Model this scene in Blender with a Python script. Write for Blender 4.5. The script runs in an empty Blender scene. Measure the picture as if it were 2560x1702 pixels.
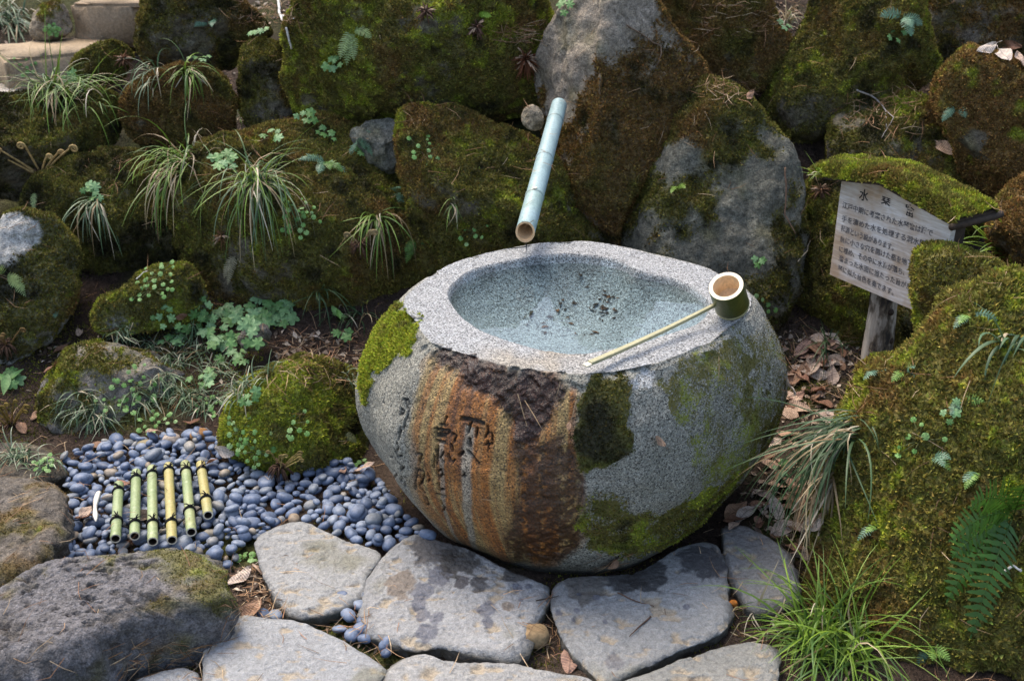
import bpy, bmesh, math, random
import numpy as np
from mathutils import Vector, Matrix

random.seed(7); rng = np.random.default_rng(7)
scene = bpy.context.scene
COL = scene.collection

# ------------------------------------------------------------------ camera
H = 1.55; PITCH = math.radians(25.0); LENS = 40.0
FPX = 2560 * LENS / 36.0
cam_data = bpy.data.cameras.new('camera')
cam_data.lens = LENS; cam_data.sensor_width = 36.0
cam_data.clip_start = 0.05; cam_data.clip_end = 400.0
cam_data.dof.use_dof = True; cam_data.dof.focus_distance = 2.65; cam_data.dof.aperture_fstop = 5.6
cam = bpy.data.objects.new('camera', cam_data)
cam.location = (0, 0, H); cam.rotation_euler = (math.pi / 2 - PITCH, 0, 0)
COL.objects.link(cam); scene.camera = cam

# ------------------------------------------------------------------ sky, sun, exposure
SUN_EL = math.radians(62); SUN_AZ = math.radians(-38)      # azimuth from +Y, negative = towards -X
world = bpy.data.worlds.new('World'); scene.world = world; world.use_nodes = True
wn = world.node_tree.nodes; wl = world.node_tree.links; wn.clear()
sky = wn.new('ShaderNodeTexSky'); sky.sky_type = 'NISHITA'; sky.sun_disc = False
sky.sun_elevation = SUN_EL; sky.sun_rotation = SUN_AZ
sky.air_density = 1.0; sky.dust_density = 3.0; sky.ozone_density = 1.0
bg = wn.new('ShaderNodeBackground'); bg.inputs['Strength'].default_value = 0.145
wo = wn.new('ShaderNodeOutputWorld')
wl.new(sky.outputs[0], bg.inputs[0]); wl.new(bg.outputs[0], wo.inputs[0])
sd = bpy.data.lights.new('sun', 'SUN'); sd.energy = 1.3; sd.angle = math.radians(36); sd.color = (1, 0.95, 0.87)
sun = bpy.data.objects.new('sun', sd); COL.objects.link(sun)
sdir = Vector((math.sin(SUN_AZ) * math.cos(SUN_EL), math.cos(SUN_AZ) * math.cos(SUN_EL), math.sin(SUN_EL)))
sun.rotation_euler = sdir.to_track_quat('Z', 'Y').to_euler(); sun.location = (0, 2, 6)
scene.view_settings.view_transform = 'Standard'; scene.view_settings.look = 'None'
scene.view_settings.gamma = 1.0; scene.view_settings.use_curve_mapping = False
scene.view_settings.exposure = 1.4
scene.view_settings.use_white_balance = True; scene.view_settings.white_balance_temperature = 7100
scene.render.engine = 'CYCLES'
scene.cycles.use_denoising = True
scene.cycles.max_bounces = 8; scene.cycles.transparent_max_bounces = 8

# ------------------------------------------------------------------ geometry helpers
CAM = np.array([0, 0, H])
def raydir(px, py):
    u = (px - 1280) / FPX; v = (851 - py) / FPX
    return np.array([u, math.cos(PITCH) + v * math.sin(PITCH), -math.sin(PITCH) + v * math.cos(PITCH)])
def at(px, py, Y):
    d = raydir(px, py); return CAM + d * (Y / d[1])
def onz(px, py, z=0.0):
    d = raydir(px, py); return CAM + d * ((z - H) / d[2])

def _h(ix, iy, iz, seed):
    m = 0xFFFFFFFF
    h = (ix.astype(np.int64) * 374761393 + iy.astype(np.int64) * 668265263 + iz.astype(np.int64) * 2147483647 + seed * 974634533) & m
    h = ((h ^ (h >> 13)) * 1274126177) & m
    h = ((h ^ (h >> 16)) * 2246822519) & m
    return ((h ^ (h >> 13)) & 0xFFFF).astype(np.float64) / 65535.0
def vnoise(p, seed=0):
    f = np.floor(p); t = p - f; t = t * t * (3 - 2 * t); i = f.astype(np.int64)
    r = 0
    for a in (0, 1):
        wa = t[:, 0] if a else 1 - t[:, 0]
        for b in (0, 1):
            wb = t[:, 1] if b else 1 - t[:, 1]
            for c in (0, 1):
                wc = t[:, 2] if c else 1 - t[:, 2]
                r = r + wa * wb * wc * _h(i[:, 0] + a, i[:, 1] + b, i[:, 2] + c, seed)
    return r * 2 - 1
def fbm(p, octv=4, seed=0, gain=0.5):
    p = np.asarray(p, dtype=np.float64); a = 1.0; s = 0; n = 0
    for k in range(octv):
        s = s + a * vnoise(p * (2.03 ** k) + 17.3 * k, seed + k); n += a; a *= gain
    return s / n
def sstep(a, b, x):
    t = np.clip((x - a) / (b - a), 0, 1); return t * t * (3 - 2 * t)
def lerp(a, b, t): return a + (b - a) * t

WLOC = {}
def mesh(name, verts, faces, attrs=None, smooth=True):
    verts = np.asarray(verts, dtype=np.float32)
    me = bpy.data.meshes.new(name)
    if isinstance(faces, np.ndarray):
        k = faces.shape[1]; m = len(faces)
        me.vertices.add(len(verts)); me.vertices.foreach_set('co', verts.ravel())
        me.loops.add(m * k); me.loops.foreach_set('vertex_index', faces.astype(np.int32).ravel())
        me.polygons.add(m); me.polygons.foreach_set('loop_start', np.arange(m, dtype=np.int32) * k)
        me.update(calc_edges=True)
    else:
        me.from_pydata([tuple(v) for v in verts.tolist()], [], [list(map(int, f)) for f in faces]); me.update()
    if attrs:
        for an, av in attrs.items():
            av = np.asarray(av, dtype=np.float32)
            if av.ndim == 2:
                if av.shape[1] == 3: av = np.concatenate([av, np.ones((len(av), 1), np.float32)], 1)
                a = me.attributes.new(an, 'FLOAT_COLOR', 'POINT'); a.data.foreach_set('color', av.ravel())
            else:
                a = me.attributes.new(an, 'FLOAT', 'POINT'); a.data.foreach_set('value', av)
    if smooth: me.polygons.foreach_set('use_smooth', np.ones(len(me.polygons), dtype=bool))
    return me
def tag(o, label=None, cat=None, group=None, kind=None):
    if label: o['label'] = label
    if cat: o['category'] = cat
    if group: o['group'] = group
    if kind: o['kind'] = kind
    return o
def empty(name, loc):
    o = bpy.data.objects.new(name, None); o.empty_display_size = 0.05
    o.location = tuple(map(float, loc)); COL.objects.link(o); WLOC[o.name] = np.array(loc, dtype=float); return o
def obj(name, verts, faces, mat, parent=None, base=None, attrs=None, smooth=True):
    """verts are world coordinates; the object's origin is its base (or its parent's origin)."""
    verts = np.asarray(verts, dtype=float)
    if parent is None:
        if base is None:
            mn = verts.min(0); mx = verts.max(0); base = np.array([(mn[0] + mx[0]) / 2, (mn[1] + mx[1]) / 2, mn[2]])
        loc = np.array(base, dtype=float); wl_ = loc
    else:
        loc = np.zeros(3); wl_ = WLOC[parent.name]
    me = mesh(name, verts - wl_, faces, attrs, smooth)
    if mat: me.materials.append(mat)
    o = bpy.data.objects.new(name, me); o.location = tuple(loc.tolist())
    if parent: o.parent = parent
    COL.objects.link(o); WLOC[o.name] = wl_; return o
def instance(name, me, M, parent=None):
    o = bpy.data.objects.new(name, me)
    if parent:
        o.parent = parent; M = Matrix.Translation(Vector(-WLOC[parent.name])) @ M
    o.matrix_local = M; COL.objects.link(o); WLOC[o.name] = np.array(M.translation); return o

_ico = {}
def ico(sub):
    if sub not in _ico:
        bm = bmesh.new(); bmesh.ops.create_icosphere(bm, subdivisions=sub, radius=1.0)
        v = np.array([x.co[:] for x in bm.verts]); f = np.array([[y.index for y in x.verts] for x in bm.faces]); bm.free()
        _ico[sub] = (v, f)
    return _ico[sub]
def chaikin(P, n=2):
    P = np.asarray(P, float)
    for _ in range(n):
        Q = np.roll(P, -1, 0); P = np.stack([P * .75 + Q * .25, P * .25 + Q * .75], 1).reshape(-1, P.shape[1])
    return P
def radial(P, th):
    """distance from the origin to the closed polygon P along each angle th"""
    A = P; B = np.roll(P, -1, 0); c = np.cos(th)[:, None]; s = np.sin(th)[:, None]
    ex = (B - A)[:, 0]; ey = (B - A)[:, 1]
    den = c * ey - s * ex; den = np.where(abs(den) < 1e-12, 1e-12, den)
    t = (A[:, 0] * ey - A[:, 1] * ex) / den
    u = (A[:, 0] * s - A[:, 1] * c) / den
    ok = (u >= -1e-6) & (u <= 1 + 1e-6) & (t > 0)
    r = np.where(ok, t, -1).max(1)
    return np.where(r < 0, np.median(r[r > 0]), r)
def inpoly(P, x, y):
    P = np.asarray(P); r = np.zeros(len(x), bool); n = len(P)
    for i in range(n):
        x1, y1 = P[i]; x2, y2 = P[(i + 1) % n]
        if y1 == y2: continue
        r ^= ((y1 > y) != (y2 > y)) & (x < (x2 - x1) * (y - y1) / (y2 - y1) + x1)
    return r
def centroid(P):
    P = np.asarray(P, float); Q = np.roll(P, -1, 0); c = P[:, 0] * Q[:, 1] - Q[:, 0] * P[:, 1]; a = c.sum() / 2
    return ((P + Q) * c[:, None]).sum(0) / (6 * a)
def tube(pts, rad, n=8, cap=True):
    """world verts, faces of a tube along pts with radius per point"""
    pts = np.asarray(pts, float); m = len(pts); rad = np.broadcast_to(np.asarray(rad, float), (m,))
    T = np.gradient(pts, axis=0); T /= np.linalg.norm(T, axis=1)[:, None] + 1e-12
    ref = np.array([0, 0, 1.0]) if abs(T[0, 2]) < .9 else np.array([1.0, 0, 0])
    a = np.cross(T[0], ref); a /= np.linalg.norm(a); V = []; F = []
    for i in range(m):
        a = a - T[i] * a.dot(T[i]); a /= np.linalg.norm(a); b = np.cross(T[i], a)
        for k in range(n):
            q = 2 * math.pi * k / n; V.append(pts[i] + rad[i] * (math.cos(q) * a + math.sin(q) * b))
    for i in range(m - 1):
        for k in range(n):
            F.append((i * n + k, i * n + (k + 1) % n, (i + 1) * n + (k + 1) % n, (i + 1) * n + k))
    if cap: F.append(tuple(range(n - 1, -1, -1))); F.append(tuple(range((m - 1) * n, m * n)))
    return np.array(V), F
class MB:
    def __init__(s): s.v = []; s.f = []; s.c = []; s.n = 0
    def add(s, V, F, c=None):
        V = np.asarray(V, float); s.v.append(V); s.f += [tuple(int(i) + s.n for i in f) for f in F]; s.n += len(V)
        if c is not None:
            c = np.asarray(c, float); s.c.append(np.broadcast_to(c, (len(V), 3)))
    def build(s, name, mat, parent=None, base=None, smooth=True):
        return obj(name, np.concatenate(s.v), s.f, mat, parent, base, {'col': np.concatenate(s.c)} if s.c else None, smooth)
def box(c, ax, ay, az):
    c, ax, ay, az = (np.asarray(q, float) for q in (c, ax, ay, az))
    V = [c + i * ax + j * ay + k * az for k in (-1, 1) for j in (-1, 1) for i in (-1, 1)]
    return np.array(V), [(0, 2, 3, 1), (4, 5, 7, 6), (0, 1, 5, 4), (2, 6, 7, 3), (0, 4, 6, 2), (1, 3, 7, 5)]

# ------------------------------------------------------------------ material helpers
class NT:
    def __init__(s, name):
        s.m = bpy.data.materials.new(name); s.m.use_nodes = True; s.t = s.m.node_tree; s.t.nodes.clear()
        s.out = s.n('ShaderNodeOutputMaterial'); s.b = s.n('ShaderNodeBsdfPrincipled'); s.l(s.b.outputs[0], s.out.inputs[0])
    def n(s, t, **kw):
        x = s.t.nodes.new(t)
        for k, v in kw.items(): setattr(x, k, v)
        return x
    def l(s, a, b): s.t.links.new(a, b)
    def set(s, **kw):
        for k, v in kw.items(): s.b.inputs[k.replace('_', ' ')].default_value = v
    def attr(s, n): return s.n('ShaderNodeAttribute', attribute_name=n)
    def pos(s, kind='world'):
        if kind == 'world': return s.n('ShaderNodeNewGeometry').outputs['Position']
        return s.n('ShaderNodeTexCoord').outputs['Object']
    def noise(s, vec, scale, detail=3, rough=.55):
        x = s.n('ShaderNodeTexNoise'); x.inputs['Scale'].default_value = scale; x.inputs['Detail'].default_value = detail
        x.inputs['Roughness'].default_value = rough; s.l(vec, x.inputs['Vector']); return x.outputs['Fac']
    def vor(s, vec, scale, feature='F1'):
        x = s.n('ShaderNodeTexVoronoi'); x.feature = feature; x.inputs['Scale'].default_value = scale; s.l(vec, x.inputs['Vector']); return x
    def ramp(s, fac, stops):
        x = s.n('ShaderNodeValToRGB'); e = x.color_ramp.elements
        while len(e) < len(stops): e.new(.5)
        for i, (p, c) in enumerate(stops):
            e[i].position = p; e[i].color = (c[0], c[1], c[2], 1) if hasattr(c, '__len__') else (c, c, c, 1)
        s.l(fac, x.inputs[0]); return x.outputs[0]
    def mix(s, a, b, fac=.5, mode='MIX'):
        x = s.n('ShaderNodeMix', data_type='RGBA', blend_type=mode)
        for v, i in ((fac, 0), (a, 6), (b, 7)):
            if hasattr(v, 'node'): s.l(v, x.inputs[i])
            else: x.inputs[i].default_value = v if i == 0 else (v[0], v[1], v[2], 1)
        return x.outputs[2]
    def math(s, op, a, b=0.0):
        x = s.n('ShaderNodeMath', operation=op)
        for v, i in ((a, 0), (b, 1)):
            if hasattr(v, 'node'): s.l(v, x.inputs[i])
            else: x.inputs[i].default_value = v
        return x.outputs[0]
    def bump(s, h, dist, strength=1.0, prev=None):
        x = s.n('ShaderNodeBump'); x.inputs['Distance'].default_value = dist; x.inputs['Strength'].default_value = strength
        s.l(h, x.inputs['Height'])
        if prev: s.l(prev, x.inputs['Normal'])
        s.l(x.outputs[0], s.b.inputs['Normal']); return x.outputs[0]
    def translucent(s, colsock, fac):
        t = s.n('ShaderNodeBsdfTranslucent'); m = s.n('ShaderNodeMixShader'); m.inputs[0].default_value = fac
        if hasattr(colsock, 'node'): s.l(colsock, t.inputs[0])
        else: t.inputs[0].default_value = (*colsock, 1)
        s.l(s.b.outputs[0], m.inputs[1]); s.l(t.outputs[0], m.inputs[2]); s.l(m.outputs[0], s.out.inputs[0])

def make_rock_mat(name, b1=.018, b2=.004, spec=.25):
    n = NT(name); p = n.pos(); a = n.attr('col')
    v1 = n.noise(p, 70, 5, .65); v2 = n.noise(p, 260, 3, .6)
    c = n.mix(a.outputs['Color'], n.ramp(v1, [(.3, .5), (.7, 1.6)]), 1, 'MULTIPLY')
    c = n.mix(c, n.ramp(v2, [(.3, .55), (.72, 1.5)]), 1, 'MULTIPLY')
    n.l(c, n.b.inputs['Base Color']); n.set(Roughness=.88); n.b.inputs['Specular IOR Level'].default_value = spec
    q = n.bump(n.noise(p, 38, 5, .6), b1); n.bump(v2, b2, 1, q)
    return n.m
M_ROCK = make_rock_mat('weathered_rock')
def make_attr_mat(name, rough=.9, spec=.15, trans=0, noise_scale=None):
    n = NT(name); a = n.attr('col').outputs['Color']
    if noise_scale:
        a = n.mix(a, n.ramp(n.noise(n.pos(), noise_scale, 3), [(.3, .65), (.7, 1.35)]), 1, 'MULTIPLY')
    n.l(a, n.b.inputs['Base Color']); n.set(Roughness=rough); n.b.inputs['Specular IOR Level'].default_value = spec
    if trans: n.translucent(a, trans)
    return n.m
M_MOSS = make_attr_mat('moss_leaf', .9, .12, .18)
M_LEAF = make_attr_mat('green_blade', .45, .35, .22)
M_DRY = make_attr_mat('dry_plant', .8, .2, .1, 120)

# moss colours -----------------------------------------------------
C_DARK = np.array([.034, .031, .011]); C_OLIVE = np.array([.122, .112, .026])
C_BROWN = np.array([.140, .084, .028]); C_BRIGHT = np.array([.200, .225, .028])
def mosscolor(p, brown=.3, bright=.3, dark=.3, gain=1.0, seed=3):
    n1 = fbm(p * 5.5, 3, seed) * .5 + .5; n2 = fbm(p * 8 + 5, 3, seed + 9) * .5 + .5; n3 = fbm(p * 30 + 9, 3, seed + 20) * .5 + .5; n4 = fbm(p * 17 + 3, 3, seed + 30) * .5 + .5
    c = np.broadcast_to(C_OLIVE, p.shape).copy()
    k = sstep(.72 - brown * .6, .98 - brown * .6, n1 * .6 + n4 * .4)[:, None]; c = lerp(c, C_BROWN, k)
    k = sstep(.74 - bright * .42, .88 - bright * .42, n2 * .45 + n3 * .55)[:, None]; c = lerp(c, C_BRIGHT, k)
    k = sstep(.80 - dark * .5, 1.0 - dark * .5, 1.1 - n4 * .7 - n2 * .3)[:, None]; c = lerp(c, C_DARK, k)
    return c * gain
MOSS_JOBS = []
def tri_moss(pos, nrm, n_scale, pal, size, seed, up=.35, spread=.9):
    """single-leaf triangles standing on the given points"""
    r = np.random.default_rng(seed); n = len(pos)
    d = nrm + r.normal(0, spread * .6, (n, 3)); d[:, 2] += up; d /= np.linalg.norm(d, axis=1)[:, None]
    s = np.cross(d, r.normal(0, 1, (n, 3))); s /= np.linalg.norm(s, axis=1)[:, None] + 1e-9
    L = r.uniform(size[0], size[1], n)[:, None]; W = L * r.uniform(.28, .5, n)[:, None]
    b = pos - nrm * .0015
    V = np.stack([b - s * W, b + s * W, b + d * L], 1).reshape(-1, 3)
    F = np.arange(3 * n).reshape(-1, 3)
    c = mosscolor(pos, *pal) * r.uniform(.4, 1.0, (n, 1)) ** 1.0 * np.where(r.random((n, 1)) < .16, 2.3, 1.35)
    c = c * (1 + r.normal(0, .08, (n, 3)))
    c = np.repeat(np.clip(c, .003, .5), 3, 0); c[2::3] *= 1.25
    return V, F, c
def sample(V, F, w, n, seed):
    r = np.random.default_rng(seed)
    a = V[F[:, 1]] - V[F[:, 0]]; b = V[F[:, 2]] - V[F[:, 0]]; cr = np.cross(a, b); ar = np.linalg.norm(cr, axis=1) + 1e-12
    N = cr / ar[:, None]; wf = ar * w[F].mean(1) * (N[:, 1] < .65) * (N[:, 2] > -.55)
    if wf.sum() <= 0: return None
    i = r.choice(len(F), n, p=wf / wf.sum()); u = r.random((n, 2)); fl = u.sum(1) > 1; u[fl] = 1 - u[fl]
    return V[F[i, 0]] + a[i] * u[:, :1] + b[i] * u[:, 1:], N[i], (wf.sum() / 2)
def vnormals(V, F):
    cr = np.cross(V[F[:, 1]] - V[F[:, 0]], V[F[:, 2]] - V[F[:, 0]]); N = np.zeros_like(V)
    for k in range(3): np.add.at(N, F[:, k], cr)
    return N / (np.linalg.norm(N, axis=1)[:, None] + 1e-12)
# ------------------------------------------------------------------ ground
LX = np.array([-2.2, -1.1, -.25, .15, .75, 1.3, 2.2])
LD = np.array([0, 2.60, 2.75, 2.9, 3.0, 3.2, 3.4, 3.7, 4.0, 4.4, 5.0, 6.5, 9, 15, 40])
LZ = np.array([
    [0, 0, .03, .07, .10, .17, .24, .38, .50, .58, .80, 1.1, 1.5, 2.2, 4],
    [0, 0, .03, .07, .10, .17, .24, .38, .50, .58, .80, 1.1, 1.5, 2.2, 4],
    [0, 0, .02, .05, .09, .19, .32, .55, .72, .86, 1.0, 1.3, 1.7, 2.4, 4],
    [0, 0, 0, .02, .06, .22, .40, .62, .80, .92, 1.1, 1.4, 1.8, 2.5, 4],
    [0, 0, 0, .02, .05, .18, .36, .60, .78, .92, 1.1, 1.4, 1.8, 2.5, 4],
    [0, 0, .01, .03, .05, .17, .34, .56, .74, .90, 1.1, 1.4, 1.8, 2.5, 4],
    [0, .05, .15, .25, .3, .4, .45, .6, .76, .92, 1.1, 1.4, 1.8, 2.5, 4]]) - .012
def ground_z(x, d):
    x = np.asarray(x, float); d = np.asarray(d, float)
    xs = np.clip(x, LX[0], LX[-1]); i = np.clip(np.searchsorted(LX, xs) - 1, 0, len(LX) - 2)
    t = (xs - LX[i]) / (LX[i + 1] - LX[i]); t = t * t * (3 - 2 * t)
    cols = np.stack([np.interp(d, LD, z) for z in LZ])
    k = np.arange(len(x)); return cols[i, k] * (1 - t) + cols[i + 1, k] * t
def axis(a, b, step, far):
    c = np.arange(a, b + 1e-6, step); out = []; s = step; q = b
    while q < far: s *= 1.35; q += s; out.append(q)
    lo = []; s = step; q = a
    while q > -far: s *= 1.35; q -= s; lo.append(q)
    return np.array(lo[::-1] + list(c) + out)
gx = axis(-1.9, 1.9, .016, 90); gy = axis(1.3, 4.6, .016, 90)
GX, GY = np.meshgrid(gx, gy); gX = GX.ravel(); gY = GY.ravel(); gZ = ground_z(gX, gY)
P0 = np.stack([gX, gY, np.zeros_like(gX)], 1)
near = (abs(gX) < 3) & (gY > 0) & (gY < 6)
gn = np.zeros_like(gX); gn[near] = fbm(P0[near] * 9, 4, 5) * .016 + fbm(P0[near] * 55, 2, 6) * .006
gZ = gZ + gn * sstep(6, 3, abs(gX))
nx, ny = len(gx), len(gy); ii = np.arange(nx * ny).reshape(ny, nx)
GF = np.stack([ii[:-1, :-1], ii[:-1, 1:], ii[1:, 1:], ii[1:, :-1]], -1).reshape(-1, 4)
gc = np.zeros((len(gX), 3)); gc[:] = (.045, .031, .024)
k = fbm(P0 * 4, 3, 8)[:, None] * .5 + .5; gc = lerp(gc, np.array([.075, .055, .043]), sstep(.45, .75, k))
k = fbm(P0 * 3.1 + 4, 4, 12)[:, None] * .5 + .5; gc = lerp(gc, np.array([.045, .055, .012]), sstep(.56, .74, k) * .8)
M_SOIL = make_rock_mat('soil', .02, .008, .1)
ground = obj('ground', np.stack([gX, gY, gZ], 1), GF, M_SOIL, base=(0, 0, 0), attrs={'col': gc})
tag(ground, kind='structure')
gk = sstep(-.05, .35, fbm(P0 * 3.4 + 2, 4, 13) + fbm(P0 * 20, 2, 14) * .4) * (abs(gX) < 1.7) * (gY > 1.6) * (gY < 3.4)
gk = gk * (1 - .9 * (gX > -.62) * (gX < -.1) * (gY > 2.7))
GT = np.concatenate([GF[:, [0, 1, 2]], GF[:, [0, 2, 3]]])
MOSS_JOBS.append((ground, np.stack([gX, gY, gZ], 1), GT, gk, (.25, .45, .4), .5, (.004, .009), 501))

# ------------------------------------------------------------------ boulders
G_ROCK = 'mossy boulders of the bank'
ROCKMESH = {}
def rock(label, outline, d, D=None, sub=5, seed=1, p=2.7, facets=6, rough=1.0, mossy=.75, pal=(.3, .3, .3), rc=(.105, .092, .07),
         planes=(), flat=None, density=1.0, name='boulder', cat='boulder', group=G_ROCK, msize=(.0055, .012), thr=0.0, bare=()):
    O = chaikin(outline, 2); c = centroid(O); C = at(c[0], c[1], d)
    w = C - CAM; w /= np.linalg.norm(w); rt = np.array([1.0, 0, 0]); rt -= w * rt.dot(w); rt /= np.linalg.norm(rt); up = np.cross(rt, w)
    pts = []
    for (x, y) in O:
        dr = raydir(x, y); t = (C - CAM).dot(w) / dr.dot(w); q = CAM + dr * t - C; pts.append((q.dot(rt), q.dot(up)))
    P = np.array(pts); r = np.random.default_rng(seed)
    V, F = ico(sub + 1 if sub != 6 else 6 + (seed in (10, 23))); n = V.copy(); th = np.arctan2(n[:, 1], n[:, 0]); R = radial(P, th); Rm = R.mean()
    if D is None: D = Rm * .75
    rho = np.hypot(n[:, 0], n[:, 1]); k = 1 / ((rho ** p + abs(n[:, 2]) ** p) ** (1 / p)); q = n * k[:, None]
    pl = list(planes)
    for _ in range(facets):
        m = r.normal(0, 1, 3); m[2] = abs(m[2]) * .8 + .45; m /= np.linalg.norm(m); pl.append((*m, max(r.uniform(.62, .88), math.hypot(m[0], m[1]) * .98)))
    for (mx, my, mz, o) in pl:
        m = np.array([mx, my, mz]); m /= np.linalg.norm(m)
        t = q @ m - o; q = q - m * (np.maximum(t, 0) * .88)[:, None]
    q[:, :2] *= 1.085
    W = C + (q[:, 0] * R)[:, None] * rt + (q[:, 1] * R)[:, None] * up - (q[:, 2] * D)[:, None] * w
    N = vnormals(W, F)
    if (N * (W - C)).sum(1).mean() < 0: N = -N; F = F[:, ::-1]
    s = Rm; seedo = seed * 3.7
    disp = fbm(W / s * 1.3 + seedo, 3, seed) * .085 * s + (.4 - abs(fbm(W / s * 2.3 + seedo, 4, seed + 5))) * .10 * s \
        + fbm(W * 20, 4, seed + 7) * .016 * rough + fbm(W * 70, 2, seed + 8) * .004 * rough
    W = W + N * (disp - .012 * s)[:, None]
    if flat is not None:
        hi = W[:, 2] > flat; W[hi, 2] = flat + (W[hi, 2] - flat) * .22
    N = vnormals(W, F)
    mo = fbm(W * 4.2 + seedo, 4, seed + 31) * .9 + .35 * N[:, 2] + fbm(W * 24, 3, seed + 2) * .6
    for (bx, by, br) in bare:
        dr = raydir(bx, by); q = C - CAM; pq = CAM + dr * (q.dot(w) / dr.dot(w)); rel = W - pq; rel = rel - np.outer(rel @ w, w)
        mo = mo - 1.0 * sstep(1.45, .35, np.linalg.norm(rel, axis=1) / br + fbm(W * 12, 4, seed + 60) * .6)
    mo = sstep(-.10, .45, mo + (mossy - .49) * 1.7 - thr)
    kk = fbm(W * 3 + 2, 3, seed + 40)[:, None] * .5 + .5
    col = np.array(rc) * lerp(.7, 1.35, kk); col = lerp(col, np.array([.12, .11, .05]), sstep(.5, .8, fbm(W * 12, 3, seed + 3)[:, None] * .5 + .5) * .6)
    mc = mosscolor(W, *pal) * .75
    lich = sstep(.3, .5, fbm(W * 35, 3, seed + 71))[:, None]; col = lerp(col, np.array([.24, .23, .18]), lich * .5)
    col = lerp(col, mc, mo[:, None] * .92)
    o = obj(name, W, F, M_ROCK, attrs={'col': col}, base=(C[0], C[1], W[:, 2].min()))
    tag(o, label, cat, group)
    MOSS_JOBS.append((o, W, F, mo ** 1.5, pal, density, msize, seed))
    return o

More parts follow.
